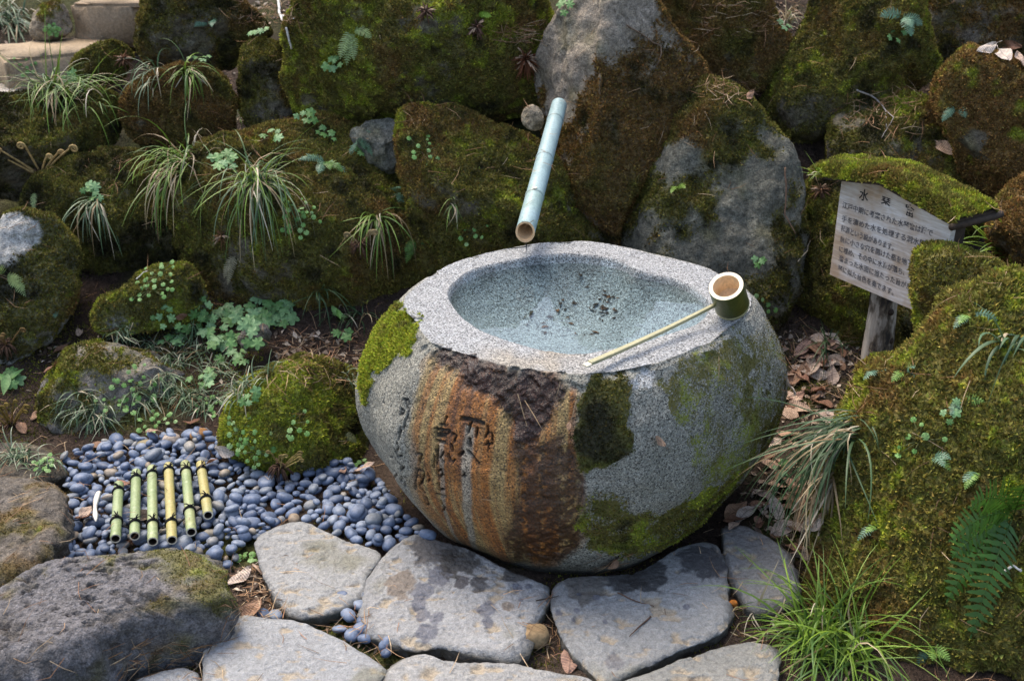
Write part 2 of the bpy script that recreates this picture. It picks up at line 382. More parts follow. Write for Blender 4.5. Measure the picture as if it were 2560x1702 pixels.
dk = (.35, .12, .55)
ROCKS = [
 # label, outline(px), d, kw
 ('small round moss-capped boulder at the foot of the cut stone step', [(178,178),(200,140),(240,113),(285,103),(318,120),(327,150),(300,198),(240,208),(185,205)], 4.05, dict(seed=1, pal=(.4,.3,.35), mossy=.95)),
 ('big dark mossy boulder with a fern seedling, beside the upper stone step', [(350,90),(360,30),(385,-50),(560,-50),(610,20),(672,70),(645,110),(600,150),(540,168),(430,165),(365,140)], 4.05, dict(seed=2, pal=(.55,.15,.4), mossy=.8)),
 ('tapering moss-clad boulder leaning under the white twig', [(608,140),(640,105),(690,105),(735,150),(750,200),(775,270),(775,320),(700,350),(640,345),(600,260)], 3.85, dict(seed=3, pal=(.4,.2,.45), mossy=.75)),
 ('rounded brown-moss boulder with grass drooping over its crown', [(310,250),(330,215),(400,178),(460,168),(530,185),(575,230),(580,300),(565,355),(470,378),(380,370),(320,325)], 3.75, dict(seed=4, pal=(.75,.1,.4), mossy=.85)),
 ('long shadowed boulder with a sunlit grassy ledge', [(-160,330),(-40,265),(60,228),(180,225),(290,240),(310,275),(290,350),(200,410),(120,460),(0,500),(-160,490)], 3.6, dict(seed=5, pal=(.3,.3,.55), mossy=.8, planes=[(0,.8,.6,.55)])),
 ('dark mossy boulder behind the coiled fern shoots', [(60,470),(200,400),(320,378),(430,410),(490,520),(480,630),(400,700),(300,700),(200,650),(90,580)], 3.5, dict(seed=6, pal=(.45,.15,.5), mossy=.75)),
 ('dark boulder with bare pale grey crown and moss cap', [(-110,620),(0,560),(60,541),(130,565),(175,620),(187,700),(165,790),(110,860),(60,930),(-110,940)], 3.1, dict(seed=7, pal=(.35,.25,.5), mossy=.75, rc=(.30,.30,.29), bare=[(10,600,.075),(45,565,.05)])),
 ('wide moss-covered boulder hung with long grass tufts', [(440,470),(480,400),(560,350),(660,345),(780,318),(880,320),(965,380),(1015,440),(1065,560),(1065,680),(1000,730),(900,765),(780,770),(640,785),(540,790),(500,700),(470,600),(442,540)], 3.48, dict(seed=8, D=.30, sub=6, pal=(.52,.4,.38,1.1), mossy=.8, p=3.2, planes=[(0,.75,.65,.78)], facets=3)),
 ('low slanting rock slab edged with bright moss and creepers', [(244,765),(290,735),(360,690),(430,660),(480,678),(520,760),(490,800),(400,815),(300,830),(248,820)], 3.12, dict(seed=9, pal=(.2,.6,.3,1.15), mossy=.75, rc=(.17,.17,.17))),
 ('huge wide boulder carpeted in green moss above the bamboo spout', [(743,190),(750,100),(765,20),(790,-80),(1100,-80),(1310,-40),(1335,60),(1345,180),(1335,240),(1280,275),(1150,293),(1000,285),(920,295),(835,314),(788,292),(758,230)], 3.8, dict(seed=10, D=.34, sub=6, pal=(.42,.62,.25,1.15), mossy=.9, p=3.3, facets=3, planes=[(0,.55,.83,.86)], bare=[(770,255,.03),(800,290,.03)])),
 ('mossy boulder beneath the bamboo spout, behind the basin', [(1012,310),(1040,285),(1130,288),(1200,318),(1330,365),(1390,420),(1440,520),(1500,600),(1520,690),(1400,740),(1100,740),(1050,660),(1035,480),(1018,400)], 3.36, dict(seed=11, D=.22, pal=(.5,.45,.35), mossy=.85, facets=4)),
 ('small dark wedge of rock jammed under the wide green boulder', [(870,335),(930,302),(1012,308),(1022,360),(1000,410),(975,432),(945,415),(900,375)], 3.5, dict(seed=12, pal=(.2,.15,.5), mossy=.35, rc=(.13,.13,.11))),
 ('tall pointed boulder, bare grey at the tip and rust-brown moss below', [(1342,190),(1355,130),(1400,60),(1450,-15),(1490,-50),(1560,-50),(1625,30),(1695,110),(1745,165),(1745,225),(1695,310),(1645,410),(1605,510),(1558,610),(1510,570),(1440,490),(1390,405),(1375,330),(1350,260)], 3.52, dict(seed=13, D=.24, sub=6, pal=(.85,.2,.3,1.1), mossy=.80, facets=3, p=3.0, rc=(.215,.185,.15), bare=[(1385,190,.10),(1440,80,.13),(1500,10,.12),(1400,270,.05),(1560,40,.08)], planes=[(-.8,.1,.6,.62)])),
 ('golden-brown mossy boulder at the head of a dark diagonal crack', [(1625,20),(1640,-80),(1900,-80),(1922,40),(1988,120),(1965,172),(1900,210),(1840,210),(1780,188),(1700,112),(1650,72)], 3.85, dict(seed=14, pal=(.8,.3,.25,1.2), mossy=.88)),
 ('leaning grey slab boulder thinly mossed, beside the basin', [(1553,610),(1620,500),(1660,380),(1690,300),(1740,232),(1790,222),(1855,270),(1935,340),(1980,420),(1992,520),(1992,640),(1970,740),(1930,810),(1700,790),(1560,700)], 3.34, dict(seed=15, D=.20, pal=(.4,.2,.45), mossy=.58, facets=4, rc=(.125,.122,.098), bare=[(1700,400,.06),(1880,470,.08),(1830,590,.09)])),
 ('broad boulder thick with bright and dark green moss, beside the golden one', [(1912,262),(1950,180),(2000,110),(2040,40),(2060,-80),(2285,-80),(2295,60),(2325,120),(2335,180),(2255,235),(2135,245),(2095,315),(2030,345),(1970,335),(1928,292)], 3.75, dict(seed=16, pal=(.4,.55,.4,1.15), mossy=.85, facets=4)),
 ('dark brown boulder under leaf litter at the top of the bank', [(2283,20),(2300,-80),(2700,-80),(2710,150),(2500,145),(2400,170),(2340,158),(2300,122),(2283,70)], 3.95, dict(seed=17, pal=(.5,.2,.45), mossy=.6, rc=(.13,.11,.09))),
 ('orange-brown mossy boulder with a pale lichen patch', [(2345,240),(2365,180),(2410,140),(2470,143),(2560,175),(2680,190),(2700,500),(2560,480),(2480,500),(2430,450),(2395,365),(2355,285)], 3.35, dict(seed=18, pal=(.8,.3,.2,1.3), mossy=.92, D=.2, bare=[(2440,345,.035)])),
 ('mossy boulder directly behind the sign roof, with a forked twig', [(2083,330),(2100,270),(2150,243),(2280,238),(2350,280),(2400,370),(2450,440),(2470,540),(2350,640),(2150,600),(2083,440)], 3.5, dict(seed=19, pal=(.45,.5,.35,1.15), mossy=.8)),
 ('shaggy green-brown mossy rock behind the sign post', [(1990,540),(2050,470),(2100,425),(2250,480),(2360,600),(2380,760),(2340,920),(2220,985),(2080,960),(2010,860),(1985,760),(1985,640)], 3.26, dict(seed=20, pal=(.4,.5,.4,1.1), mossy=.85, D=.2)),
 ('orange-brown mossy rock with grass behind it, right of the sign', [(2483,545),(2500,490),(2560,450),(2700,425),(2720,740),(2600,750),(2530,705),(2488,625)], 2.95, dict(seed=21, pal=(.7,.3,.2,1.4), mossy=.92, D=.15)),
 ('squared block of stone with a thick moss cap, overlapping the sign', [(2291,645),(2330,624),(2400,628),(2445,652),(2522,675),(2530,735),(2500,800),(2420,880),(2312,880),(2295,780)], 2.60, dict(seed=22, pal=(.3,.5,.2,1.3), mossy=.8, D=.11, p=3.5, facets=2, rc=(.19,.185,.17))),
 ('massive slope of rock shaggy with yellow-green and brown moss, below the sign', [(2035,1560),(2075,1390),(2083,1240),(2108,1130),(2150,1010),(2200,930),(2285,888),(2318,830),(2400,765),(2470,735),(2560,715),(2860,715),(2860,1860),(2500,1860),(2200,1860),(2070,1720)], 2.10, dict(seed=23, D=.27, sub=6, pal=(.42,.48,.1,1.45), mossy=.98, p=2.6, facets=3, density=1.5, msize=(.007,.015))),
 ('brown mossy rock at the foot of the shaggy moss slope', [(2360,1760),(2440,1650),(2500,1565),(2560,1510),(2860,1440),(2860,1960),(2350,1960)], 1.82, dict(seed=24, D=.2, pal=(.6,.3,.2,1.3), mossy=.75, rc=(.14,.11,.07), msize=(.005,.011))),
 ('flat-topped grey rock fringed with grass and creepers beside the pebbles', [(102,1020),(140,930),(200,868),(300,875),(400,900),(480,940),(505,1030),(480,1090),(350,1118),(200,1125),(118,1090)], 2.92, dict(seed=25, pal=(.2,.55,.35,1.15), mossy=.5, rc=(.16,.145,.13), D=.2, flat=.17)),
 ('low mossy rock with yellow-green top against the basin', [(562,1070),(580,1000),(620,960),(700,920),(770,903),(850,930),(920,980),(928,1070),(915,1140),(860,1170),(760,1190),(680,1198),(625,1178),(580,1130)], 2.70, dict(seed=26, pal=(.2,.75,.25,1.2), mossy=.72, rc=(.15,.14,.115), D=.2, facets=4)),
 ('small dark rock wedged between the pebbles and a paving slab', [(535,1435),(560,1390),(600,1362),(645,1355),(665,1400),(655,1440),(600,1452)], 2.26, dict(seed=27, pal=(.3,.2,.5), mossy=.45, rc=(.11,.10,.085), D=.05, sub=4)),
 ('fist-sized blackish rough stone among the lobed leaves', [(600,850),(612,818),(640,808),(670,818),(676,850),(650,876),(615,876)], 3.0, dict(seed=28, mossy=.15, rc=(.10,.095,.09), D=.04, sub=4)),
 ('round tan cobble lodged beside the bamboo spout', [(1303,295),(1315,268),(1340,262),(1358,285),(1358,315),(1340,327),(1315,320)], 3.33, dict(seed=29, mossy=.05, rc=(.26,.21,.15), D=.03, sub=4, rough=.2)),
 ('squat brown rock beside the upper cut step', [(75,50),(110,15),(150,12),(175,40),(175,90),(120,105),(80,90)], 4.6, dict(seed=30, mossy=.4, rc=(.22,.18,.13), pal=(.3,.5,.3), sub=4)),
 ('pale grey stone at the edge of the grass, left of the creepers', [(-60,1100),(-20,1075),(25,1060),(40,1090),(25,1120),(-20,1140)], 2.75, dict(seed=31, mossy=.1, rc=(.3,.3,.3), D=.06, sub=4)),
]
for (lab, ol, d, kw) in ROCKS: rock(lab, ol, d, **kw)

# ------------------------------------------------------------------ slabs and flagstones (star-shaped stones lying on the ground)
def slab(name, label, cat, group, px, top, thick, mat, na=180, nr=46, rc=(.33, .335, .345), seed=1, rel=.008, edge=.013, spots=(), kind='flag', mossy=0, pal=(.3,.4,.3), density=1.0):
    top = top - (.014 if kind == 'flag' else 0); P = np.array([onz(x, y, top)[:2] for x, y in chaikin(px, 1)]); c = centroid(P); P = (P - c) * 1.045
    th = np.linspace(0, 2 * math.pi, na, endpoint=False); R = radial(P, th)
    R = R * (1 + .03 * fbm(np.stack([np.cos(th) * 5, np.sin(th) * 5, th * 0], 1) + seed, 4, seed)); Rm = R.mean()
    rings = []; e = edge / Rm
    for s in np.linspace(0, 1, nr)[1:]:
        s = 1 - (1 - s) ** 1.15; rings.append((s * (1 - e), 0))
    for a in np.linspace(0, 1, 7)[1:]: rings.append((1 - e + e * math.sin(a * math.pi / 2), -edge * (1 - math.cos(a * math.pi / 2)) * .9))
    for a in np.linspace(0, 1, 8)[1:]: rings.append((1 - .05 * a, -edge * .9 - (thick - edge * .9) * a))
    S = np.array(rings); X = (c[0] + np.outer(S[:, 0], R * np.cos(th))).ravel(); Y = (c[1] + np.outer(S[:, 0], R * np.sin(th))).ravel()
    Z = top + np.repeat(S[:, 1], na)
    V = np.concatenate([[[c[0], c[1], top]], np.stack([X, Y, Z], 1)])
    Q = V * np.array([1, 1, 1.0])
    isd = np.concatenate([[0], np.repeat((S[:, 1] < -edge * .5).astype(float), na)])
    n1 = fbm(Q * 5 + seed, 3, seed); n2 = fbm(Q * np.array([30, 44, 30]) + seed, 3, seed + 1); n3 = fbm(Q * 110, 2, seed + 2)
    pit = np.minimum(n2 + .12, 0)
    dz = n1 * rel * 1.6 + pit * rel * 2.2 + n3 * rel * .28
    V[:, 2] += dz * (1 - isd * .6)
    out = V[:, :2] - c; out /= np.linalg.norm(out, axis=1)[:, None] + 1e-9
    V[:, :2] += out * (isd * (n2 * .012 + n1 * .02))[:, None] * (2 if kind == 'slab' else 1)
    F = []
    for k in range(na): F.append((0, 1 + k, 1 + (k + 1) % na))
    I = 1 + np.arange(len(S) * na).reshape(len(S), na); J = np.roll(I, -1, 1)
    T = np.concatenate([np.stack([I[:-1], I[1:], J[1:]], -1).reshape(-1, 3), np.stack([I[:-1], J[1:], J[:-1]], -1).reshape(-1, 3)])
    F = np.concatenate([np.array(F), T])
    col = np.array(rc) * lerp(.82, 1.16, (n1[:, None] * .5 + .5))
    warm = sstep(-.05, -.3, pit + n3 * .08)[:, None]
    if kind == 'flag':
        col = lerp(col, np.array([.33, .275, .20]), warm * .85)
        g = sstep(.30, .6, fbm(Q * 7 + 30, 4, seed + 9))[:, None]; col = lerp(col, np.array([.13, .12, .06]), g * .5)
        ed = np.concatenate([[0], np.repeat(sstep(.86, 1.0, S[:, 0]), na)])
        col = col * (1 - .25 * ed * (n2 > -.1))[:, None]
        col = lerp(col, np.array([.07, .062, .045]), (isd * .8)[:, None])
    else:
        col = lerp(col, np.array([.075, .068, .06]), sstep(0, .35, -n2)[:, None] * .6)
    for (sx, sy, sr, sc) in spots:
        q = onz(sx, sy, top); wob = V[:, :2] - q[:2]; wob = wob * np.array([1, .8])
        ang = fbm(Q * 60 + sx, 3, int(sx) % 97) * .55
        m = sstep(1.05, .8, np.linalg.norm(wob, axis=1) / sr + ang)[:, None]; col = lerp(col, np.array(sc), m * .85)
    mo = np.zeros(len(V))
    if mossy:
        mo = sstep(.05, .45, fbm(Q * 6 + seed, 4, seed + 21) + (mossy - .5) * 1.3 + fbm(Q * 40, 2, seed) * .3)
        col = lerp(col, mosscolor(V, *pal) * .9, mo[:, None] * .8)
    o = obj(name, V, F, mat, attrs={'col': col}, base=(c[0], c[1], top - thick)); tag(o, label, cat, group)
    if mossy: MOSS_JOBS.append((o, V, F, mo ** 3, pal, density, (.003, .006), seed))
    return o
def r7(*pts): return [(x * .4239, 1080 + y * .4239) for x, y in pts]
def r8(*pts): return [(900 + x * .7037, 1200 + y * .7037) for x, y in pts]
def make_flag_mat():
    n = NT('paving_stone'); p = n.pos(); a = n.attr('col')
    v2 = n.noise(p, 320, 3, .6); v1 = n.noise(p, 90, 4, .6)
    c = n.mix(a.outputs['Color'], n.ramp(v1, [(.3, .78), (.7, 1.22)]), 1, 'MULTIPLY')
    c = n.mix(c, n.ramp(v2, [(.3, .75), (.72, 1.25)]), 1, 'MULTIPLY')
    n.l(c, n.b.inputs['Base Color']); n.set(Roughness=.8); n.b.inputs['Specular IOR Level'].default_value = .3
    q = n.bump(v1, .006); n.bump(v2, .002, 1, q); return n.m
M_FLAG = make_flag_mat()
GF_ = 'irregular grey paving stones round the basin'
wet = (.12, .125, .15); stn = (.17, .14, .115)
sp2 = [(s[0], s[1], s[2], c) for s, c in zip([(900+285*.7037, 1200+345*.7037, .03), (900+225*.7037, 1200+390*.7037, .026), (900+150*.7037, 1200+368*.7037, .036), (900+360*.7037, 1200+365*.7037, .018), (900+420*.7037, 1200+368*.7037, .024), (900+212*.7037, 1200+435*.7037, .017), (900+222*.7037, 1200+475*.7037, .017), (900+272*.7037, 1200+490*.7037, .018), (900+238*.7037, 1200+535*.7037, .023), (900+450*.7037, 1200+460*.7037, .022), (900+455*.7037, 1200+508*.7037, .014), (900+560*.7037, 1200+383*.7037, .011), (900+522*.7037, 1200+452*.7037, .013), (900+600*.7037, 1200+380*.7037, .008), (900+570*.7037, 1200+428*.7037, .007), (900+270*.7037, 1200+240*.7037, .06), (900+350*.7037, 1200+285*.7037, .05), (900+545*.7037, 1200+340*.7037, .03)],
      [wet, wet, stn, (.06,.055,.06), (.05,.05,.055), wet, wet, wet, wet, wet, wet, wet, stn, wet, wet, (.07,.065,.065), (.05,.045,.04), (.05,.045,.04)])]
sp3 = [(900+x*.7037, 1200+y*.7037, r, c) for x, y, r, c in [(1010,335,.055,(.022,.022,.024)), (940,348,.045,(.03,.028,.028)), (1215,285,.055,(.045,.045,.05)), (905,640,.02,(.14,.14,.15)), (800,370,.05,(.10,.09,.08)), (705,462,.008,wet), (770,455,.008,wet), (840,410,.008,wet), (1160,455,.008,wet), (760,490,.007,wet), (870,500,.007,wet), (780,400,.006,wet)]]
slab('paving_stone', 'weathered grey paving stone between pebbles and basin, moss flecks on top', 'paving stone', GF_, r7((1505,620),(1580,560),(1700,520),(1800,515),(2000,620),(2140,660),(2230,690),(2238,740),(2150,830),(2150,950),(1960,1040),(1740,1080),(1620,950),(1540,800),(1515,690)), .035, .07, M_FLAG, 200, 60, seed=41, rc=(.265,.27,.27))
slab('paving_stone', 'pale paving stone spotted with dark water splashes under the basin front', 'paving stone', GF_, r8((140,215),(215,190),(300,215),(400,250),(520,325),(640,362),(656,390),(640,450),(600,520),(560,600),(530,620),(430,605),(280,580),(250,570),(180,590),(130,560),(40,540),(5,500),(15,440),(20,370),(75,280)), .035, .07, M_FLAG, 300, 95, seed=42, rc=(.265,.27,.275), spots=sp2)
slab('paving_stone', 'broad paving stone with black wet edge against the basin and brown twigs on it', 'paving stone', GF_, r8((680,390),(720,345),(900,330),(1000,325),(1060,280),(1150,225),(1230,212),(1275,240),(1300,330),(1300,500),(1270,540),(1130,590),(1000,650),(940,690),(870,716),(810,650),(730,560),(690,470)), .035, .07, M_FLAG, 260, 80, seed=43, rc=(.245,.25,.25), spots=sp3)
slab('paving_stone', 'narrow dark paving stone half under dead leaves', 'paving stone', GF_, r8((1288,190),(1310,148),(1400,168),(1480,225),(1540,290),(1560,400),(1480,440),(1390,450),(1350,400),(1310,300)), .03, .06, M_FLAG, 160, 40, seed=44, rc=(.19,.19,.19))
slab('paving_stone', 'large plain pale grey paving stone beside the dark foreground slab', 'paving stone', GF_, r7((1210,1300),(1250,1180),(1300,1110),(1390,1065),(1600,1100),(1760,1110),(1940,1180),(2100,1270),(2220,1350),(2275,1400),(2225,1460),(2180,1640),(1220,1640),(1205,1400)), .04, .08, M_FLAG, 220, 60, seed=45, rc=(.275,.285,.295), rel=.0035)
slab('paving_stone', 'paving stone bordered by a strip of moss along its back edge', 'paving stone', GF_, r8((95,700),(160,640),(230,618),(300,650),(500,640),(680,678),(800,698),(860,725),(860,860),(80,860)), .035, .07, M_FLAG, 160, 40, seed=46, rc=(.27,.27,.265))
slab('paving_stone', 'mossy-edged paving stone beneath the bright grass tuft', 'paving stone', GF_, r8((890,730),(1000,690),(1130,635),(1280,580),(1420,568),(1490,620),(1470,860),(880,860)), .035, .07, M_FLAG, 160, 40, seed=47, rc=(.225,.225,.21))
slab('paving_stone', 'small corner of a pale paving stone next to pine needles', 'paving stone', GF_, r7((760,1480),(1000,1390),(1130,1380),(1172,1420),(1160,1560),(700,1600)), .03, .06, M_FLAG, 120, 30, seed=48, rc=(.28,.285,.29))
slab('rock_slab', 'great dark rough rock slab with yellow-green moss film and shadowed front', 'rock slab', None, [(-160,1520),(0,1450),(80,1398),(160,1377),(320,1360),(480,1356),(535,1400),(572,1445),(520,1485),(400,1512),(300,1545),(230,1590),(100,1640),(0,1650),(-160,1690)], .15, .18, M_ROCK, 260, 90, rc=(.125,.12,.125), seed=49, rel=.016, edge=.05, kind='slab', mossy=.5, pal=(.4,.4,.2))
slab('rock_slab', 'flat brown rock slab filmed with olive moss beside the pebble bed', 'rock slab', None, [(-160,1195),(-20,1180),(130,1187),(165,1235),(152,1310),(118,1365),(60,1412),(-20,1440),(-160,1450)], .09, .11, M_ROCK, 160, 50, rc=(.115,.10,.085), seed=50, rel=.010, edge=.04, kind='slab', mossy=.55, pal=(.55,.3,.3))
slab('rock_slab', 'low earthy rock behind the great dark slab, capped with short grass', 'rock slab', None, [(-160,1110),(-40,1090),(80,1100),(150,1130),(150,1175),(60,1195),(-160,1200)], .05, .07, M_ROCK, 100, 30, rc=(.09,.075,.055), seed=51, rel=.010, edge=.04, kind='slab', mossy=.6, pal=(.3,.3,.4))

# ------------------------------------------------------------------ stone steps
def step(label, pl, pr, ztop_y, dpt, hgt, seed, rc):
    """front top edge from pixel pl to pr at distance; block of depth dpt, height hgt"""
    a = at(pl[0], pl[1], pl[2]); b = at(pr[0], pr[1], pr[2]); z = (a[2] + b[2]) / 2; a[2] = b[2] = z
    u = (b - a); L = np.linalg.norm(u); u /= L; bk = np.cross([0, 0, 1], u); bk = bk if bk[1] > 0 else -bk
    bm = bmesh.new(); bmesh.ops.create_cube(bm, size=1.0)
    for v in bm.verts:
        q = a + u * (v.co.x + .5) * L + bk * (v.co.y + .5) * dpt + np.array([0, 0, (v.co.z - .5) * hgt]); v.co = q
    bmesh.ops.bevel(bm, geom=bm.edges[:], offset=.012, segments=2, affect='EDGES')
    bmesh.ops.triangulate(bm, faces=bm.faces[:])
    for _ in range(5): bmesh.ops.subdivide_edges(bm, edges=[e for e in bm.edges if e.calc_length() > .03], cuts=1)
    bmesh.ops.triangulate(bm, faces=bm.faces[:])
    V = np.array([v.co[:] for v in bm.verts]); F = np.array([[v.index for v in f.verts] for f in bm.faces]); bm.free()
    N = vnormals(V, F); V = V + N * (fbm(V * 10, 3, seed) * .012 + fbm(V * 50, 2, seed + 1) * .003)[:, None]
    col = np.array(rc) * lerp(.8, 1.2, fbm(V * 9, 3, seed + 5)[:, None] * .5 + .5)
    o = obj('stone_step', V, F, M_FLAG, attrs={'col': col}); tag(o, label, 'step', 'cut stone steps climbing the bank')
step('upper cut stone step with bright top, brown riser', (175, 16, 4.62), (372, 4, 4.62), 0, .45, .17, 61, (.27, .195, .125))
step('lower cut stone step with pale sunlit top', (12, 158, 4.18), (300, 116, 4.40), 0, .34, .15, 62, (.30, .225, .145))
step('lowest stone step, mostly hidden by the grassy ledge', (-140, 262, 3.98), (40, 236, 4.05), 0, .3, .15, 63, (.40, .37, .33))
# ------------------------------------------------------------------ stone basin
ZR = .52
def r5(*pts): return [(880 + x * .4748, 580 + y * .4748) for x, y in pts]
RIM = r5((285,320),(360,260),(450,200),(600,140),(760,95),(900,72),(1000,62),(1170,55),(1300,65),(1420,85),(1560,115),(1750,160),(1900,200),(2000,250),(2100,310),(2128,370),(2110,430),(2010,500),(1920,570),(1800,620),(1600,690),(1450,725),(1200,738),(960,720),(800,695),(700,670),(600,640),(520,615),(440,595),(390,570),(345,510),(310,460),(270,430),(245,400),(255,350))
BOWL = r5((495,330),(525,270),(600,220),(700,180),(850,150),(1000,130),(1200,125),(1350,145),(1450,175),(1490,205),(1560,220),(1700,245),(1800,290),(1880,350),(1895,400),(1860,450),(1800,490),(1650,540),(1500,580),(1350,610),(1150,628),(1000,610),(850,575),(700,520),(600,460),(530,390))
Pr = np.array([onz(x, y, ZR)[:2] for x, y in chaikin(RIM, 1)]); Pb = np.array([onz(x, y, ZR)[:2] for x, y in chaikin(BOWL, 2)])
BC = np.array([(Pr[:, 0].min() + Pr[:, 0].max()) / 2, (Pr[:, 1].min() + Pr[:, 1].max()) / 2])
PZ = np.array([-.02, 0, .02, .05, .10, .16, .22, .29, .36, .42, .47, .52])
PF = np.array([.80, .86, .915, .98, 1.07, 1.16, 1.215, 1.235, 1.205, 1.15, 1.085, 1.0])
def smooth_interp(z):
    zz = np.linspace(-.02, .52, 220); f = np.interp(zz, PZ, PF); k = np.ones(17) / 17
    f = np.convolve(np.pad(f, 8, mode='edge'), k, 'valid'); f[-9:] = np.interp(zz[-9:], PZ, PF); return np.interp(z, zz, f)
PrC = Pr - BC; PbC = Pb - BC
def phi2th(phi): return phi - math.pi / 2          # phi: 0 = front (towards -Y), positive = right
def bas_r(phi, z):
    th = phi2th(phi); R = radial(PrC, th)
    fr = np.cos(phi)                                # front 1, back -1
    f = smooth_interp(z); b = sstep(-.02, .2, z) * sstep(.53, .3, z)
    f = f + b * (.035 * np.clip(-np.sin(phi), 0, 1) + .0 * fr) - .03 * np.clip(fr, 0, 1) * b
    f = f + .06 * np.clip(fr, 0, 1) * sstep(.15, 0, z) 
    return R * f
def px2pz(px, py):
    d = raydir(px, py); lo = None
    ts = np.linspace(1.8, 3.4, 900); Q = CAM + np.outer(ts, d); phi = np.arctan2(Q[:, 0] - BC[0], -(Q[:, 1] - BC[1]))
    rr = np.hypot(Q[:, 0] - BC[0], Q[:, 1] - BC[1]); R = bas_r(phi, np.clip(Q[:, 2], -.02, .52))
    ok = (rr < R) & (Q[:, 2] < ZR) & (Q[:, 2] > -.03)
    if not ok.any():
        i = np.argmin(rr - R + 5 * (Q[:, 2] > ZR) + 5 * (Q[:, 2] < -.03))
    else: i = np.argmax(ok)
    return (phi[i] * .5, Q[i, 2])
def zone(*pts): return chaikin([px2pz(*q) for q in r5(*pts)], 1)
ph_edges = [(-math.pi, -1.75, 130), (-1.75, -1.25, 80), (-1.25, .05, 380), (.05, 1.3, 170), (1.3, math.pi, 150)]
phi = np.concatenate([np.linspace(a, b, n, endpoint=False) for a, b, n in ph_edges]); NP = len(phi)
Rr = radial(PrC, phi2th(phi)); Rb = radial(PbC, phi2th(phi))
ux = np.sin(phi); uy = -np.cos(phi)
rows = []; kinds = []
zb = np.concatenate([np.linspace(-.02, .06, 16, endpoint=False), np.linspace(.06, .46, 190, endpoint=False), np.linspace(.46, .512, 26)])
for z in zb: rows.append((bas_r(phi, np.full(NP, z)), np.full(NP, z))); kinds.append(0)
for a in (.35, .7, 1.0): rows.append((Rr * (1.0 - .014 * a), np.full(NP, .512 + .008 * a))); kinds.append(1)
for a in np.linspace(0, 1, 30)[1:]: rows.append((lerp(Rr * .986, Rb * 1.0, a), np.full(NP, ZR))); kinds.append(2)
for a in np.linspace(0, 1, 46)[1:]:
    q = a * math.pi / 2; rows.append((Rb * (1 - a) ** .62 * (1 - .0 * a), ZR - .125 * np.sin(q) ** .75 * np.ones(NP))); kinds.append(3)
R_ = np.array([r for r, z in rows]); Z_ = np.array([z for r, z in rows]); KD = np.repeat(np.array(kinds), NP)
BV = np.stack([BC[0] + (R_ * ux).ravel(), BC[1] + (R_ * uy).ravel(), Z_.ravel()], 1)
PHI = np.tile(phi, len(rows)); ZZ = BV[:, 2].copy()
body = KD == 0
# rim tilts gently to the front lip; chips on the edge
tilt = sstep(.30, .52, ZZ) * np.where(KD == 3, sstep(.40, .52, ZZ), 1)
BV[:, 2] += tilt * (-.006 * np.cos(PHI) + .006 * fbm(BV * 5, 3, 71))
nb = np.stack([np.tile(ux, len(rows)), np.tile(uy, len(rows)), np.zeros(len(BV))], 1)
dsp = fbm(BV * 4, 3, 72) * .012 + fbm(BV * 16, 3, 73) * .005 + fbm(BV * 60, 2, 74) * .0016
chip = sstep(.47, .515, ZZ) * ((KD <= 1)) * np.minimum(fbm(BV * np.array([22, 22, 9]), 3, 75) + .05, 0) * .05
# masks on the flank: x = phi*0.5 (metres along the flank), y = height
wp = np.stack([PHI * .5, ZZ, PHI * 0], 1)
def mask(poly, amp=.02, freq=22, seed=0, soft=3):
    m = 0
    for k in range(soft):
        wx = fbm(wp * freq + k * .15, 4, 200 + seed) * amp * 2; wy = fbm(wp * freq + 9 + k * .15, 4, 230 + seed) * amp * 2
        m = m + inpoly(poly, wp[:, 0] + wx, wp[:, 1] + wy)
    return m / soft * (KD <= 1)
Z_rust = zone((385,650),(440,600),(700,690),(900,730),(1130,760),(1190,850),(1180,1000),(1200,1150),(1200,1300),(1220,1500),(1220,1720),(620,1720),(420,1600),(330,1400),(290,1200),(300,1000),(340,850),(380,720))
Z_wet = zone((400,640),(440,598),(560,632),(750,690),(960,725),(1110,760),(1125,850),(1080,950),(1010,1050),(960,1130),(870,1110),(850,1000),(790,900),(700,850),(560,770),(410,690))
Z_low = zone((860,1120),(940,1060),(1120,1000),(1185,1200),(1215,1450),(1210,1720),(780,1720),(880,1380))
Z_m1 = zone((60,930),(48,800),(75,660),(110,540),(180,440),(250,330),(275,400),(350,500),(335,600),(220,640),(200,700),(140,715),(110,780),(90,860))
Z_m2 = zone((1215,820),(1320,755),(1440,742),(1450,800),(1415,880),(1460,960),(1500,1100),(1430,1180),(1300,1250),(1200,1240),(1180,1000))
Z_m3 = zone((1200,1390),(1400,1385),(1450,1475),(1600,1485),(1750,1410),(1900,1350),(2010,1290),(2120,1130),(2000,1500),(1700,1650),(1300,1690),(1200,1600))
Z_m4 = zone((1600,730),(1800,640),(2000,535),(2060,500),(2200,430),(2290,640),(2270,820),(2150,1120),(1950,1350),(1830,1330),(1770,1100),(1650,900))
Z_pale = zone((1450,745),(1585,702),(1612,760),(1540,803),(1460,792))
rust = mask(Z_rust, .022, 14, 1, 7); wetm = mask(Z_wet, .016, 26, 2, 5); low = mask(Z_low, .022, 20, 3, 6)
m1 = mask(Z_m1, .018, 44, 4, 5); m2 = mask(Z_m2, .018, 40, 5, 6); m3 = mask(Z_m3, .026, 34, 6, 6); m4 = mask(Z_m4, .02, 24, 7); pale = mask(Z_pale, .006, 40, 8)
frac = np.maximum(sstep(.05, .5, wetm), low * .45) * (fbm(BV * 26, 3, 76) * .014 - .006 + fbm(BV * 80, 3, 77) * .007)
